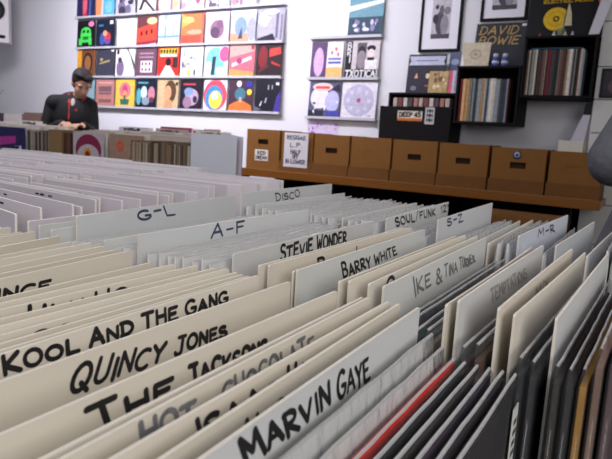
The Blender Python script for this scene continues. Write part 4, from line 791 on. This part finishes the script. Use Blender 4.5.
J = dict(pelvis=(-.02, 0, .96), chest=(0, -.03, 1.25), neck=(.07, -.07, 1.42), head=(.115, -.155, 1.535),
         hip_l=(.09, 0, .93), hip_r=(-.09, 0, .93), knee_l=(.1, -.02, .5), knee_r=(-.1, -.02, .5), ankle_l=(.11, .01, .09), ankle_r=(-.11, .01, .09),
         shoulder_l=(.175, -.05, 1.355), shoulder_r=(-.165, -.03, 1.365), elbow_l=(.205, -.08, 1.10), elbow_r=(-.225, -.08, 1.10),
         wrist_l=(.14, -.27, 1.175), wrist_r=(-.02, -.27, 1.18), fing_l=(-.35, -.9, .05), fing_r=(.45, -.9, .05))
J = {k: (RZ.to_3x3() @ Vector(v) if k.startswith('fing') else RZ @ Vector(v)) for k, v in J.items()}
hr = Matrix.Rotation(R(62), 4, 'Z') @ Matrix.Rotation(R(32), 4, 'X') @ Matrix.Rotation(R(4), 4, 'Y')
body, j, HM = person('person', 'person with short dark hair in a black jacket, head bowed over the long bin', J, hr, BJ, JEANS, None, .056)
RB = Matrix.Rotation(R(40), 3, 'Z')
# red checked shirt collar and white t-shirt showing at the open jacket front
RED = mat('red_checked_shirt', (.30, .02, .02), .8, .6, 70)
def patch(name, pts, mt, parent, th=.008):
    b = MB(); n = len(pts); vs = [Vector(p) for p in pts]; nrm = (vs[1] - vs[0]).cross(vs[2] - vs[0]).normalized()
    b.add(vs + [v + nrm * th for v in vs], [tuple(range(n - 1, -1, -1)), tuple(range(n, 2 * n))] + [(i, (i + 1) % n, n + (i + 1) % n, n + i) for i in range(n)], mt); return b.build(name, parent, bevel=.003)
sb = bmesh.new(); N = j['neck']
def NV(x, y, z): return N + RB @ Vector((x, y, z))
capsule(sb, NV(-.075, -.01, .015), NV(-.055, -.09, -.06), .022, .018); capsule(sb, NV(-.055, -.09, -.06), NV(-.06, -.120, -.20), .017, .010)
capsule(sb, NV(.05, -.03, .0), NV(.0, -.11, -.12), .02, .016); capsule(sb, NV(-.075, -.01, .015), NV(0, .05, .03), .018, .018)
fused('shirt', sb, RED, .006, body, 2)
wb = bmesh.new(); ell(wb, NV(-.03, -.085, -.10), (.028, .026, .09)); fused('t_shirt', wb, mat('white_cotton', (.5, .44, .44), .9), .006, body, 2)

GJ = mat('grey_wool_coat', (.115, .118, .13), .95, .35, 60, .8)
px_, py_ = .25, 1.55
J = dict(pelvis=(px_, py_, .98), chest=(px_, py_ - .02, 1.32), neck=(px_, py_ - .04, 1.53), head=(px_, py_ - .07, 1.66),
         hip_l=(px_ + .09, py_, .95), hip_r=(px_ - .09, py_, .95), knee_l=(px_ + .1, py_ - .02, .52), knee_r=(px_ - .1, py_ - .02, .52), ankle_l=(px_ + .11, py_, .09), ankle_r=(px_ - .11, py_, .09),
         shoulder_l=(px_ + .2, py_ - .03, 1.45), shoulder_r=(px_ - .2, py_ - .03, 1.45), elbow_l=(px_ + .28, py_ - .06, 1.2), elbow_r=(-.082, py_ - .10, 1.185),
         wrist_l=(px_ + .12, py_ - .26, 1.18), wrist_r=(.16, py_ - .25, 1.18), fing_l=(-.3, -.9, -.1), fing_r=(.3, -.9, -.1))
body2, j2, H2 = person('person', 'person in a grey coat at the right edge, only elbow and coat side showing', J, Matrix.Rotation(R(20), 4, 'X'), GJ, JEANS, None, .072)
cb = bmesh.new(); capsule(cb, (.06, py_ - .01, 1.10), (.01, py_ - .02, .80), .13, .17); capsule(cb, (.5, py_ - .01, 1.10), (.55, py_ - .02, .80), .10, .12); capsule(cb, (.03, py_, .80), (.55, py_, .80), .14, .13)
fused('coat_skirt', cb, GJ, .010, body2, 4)
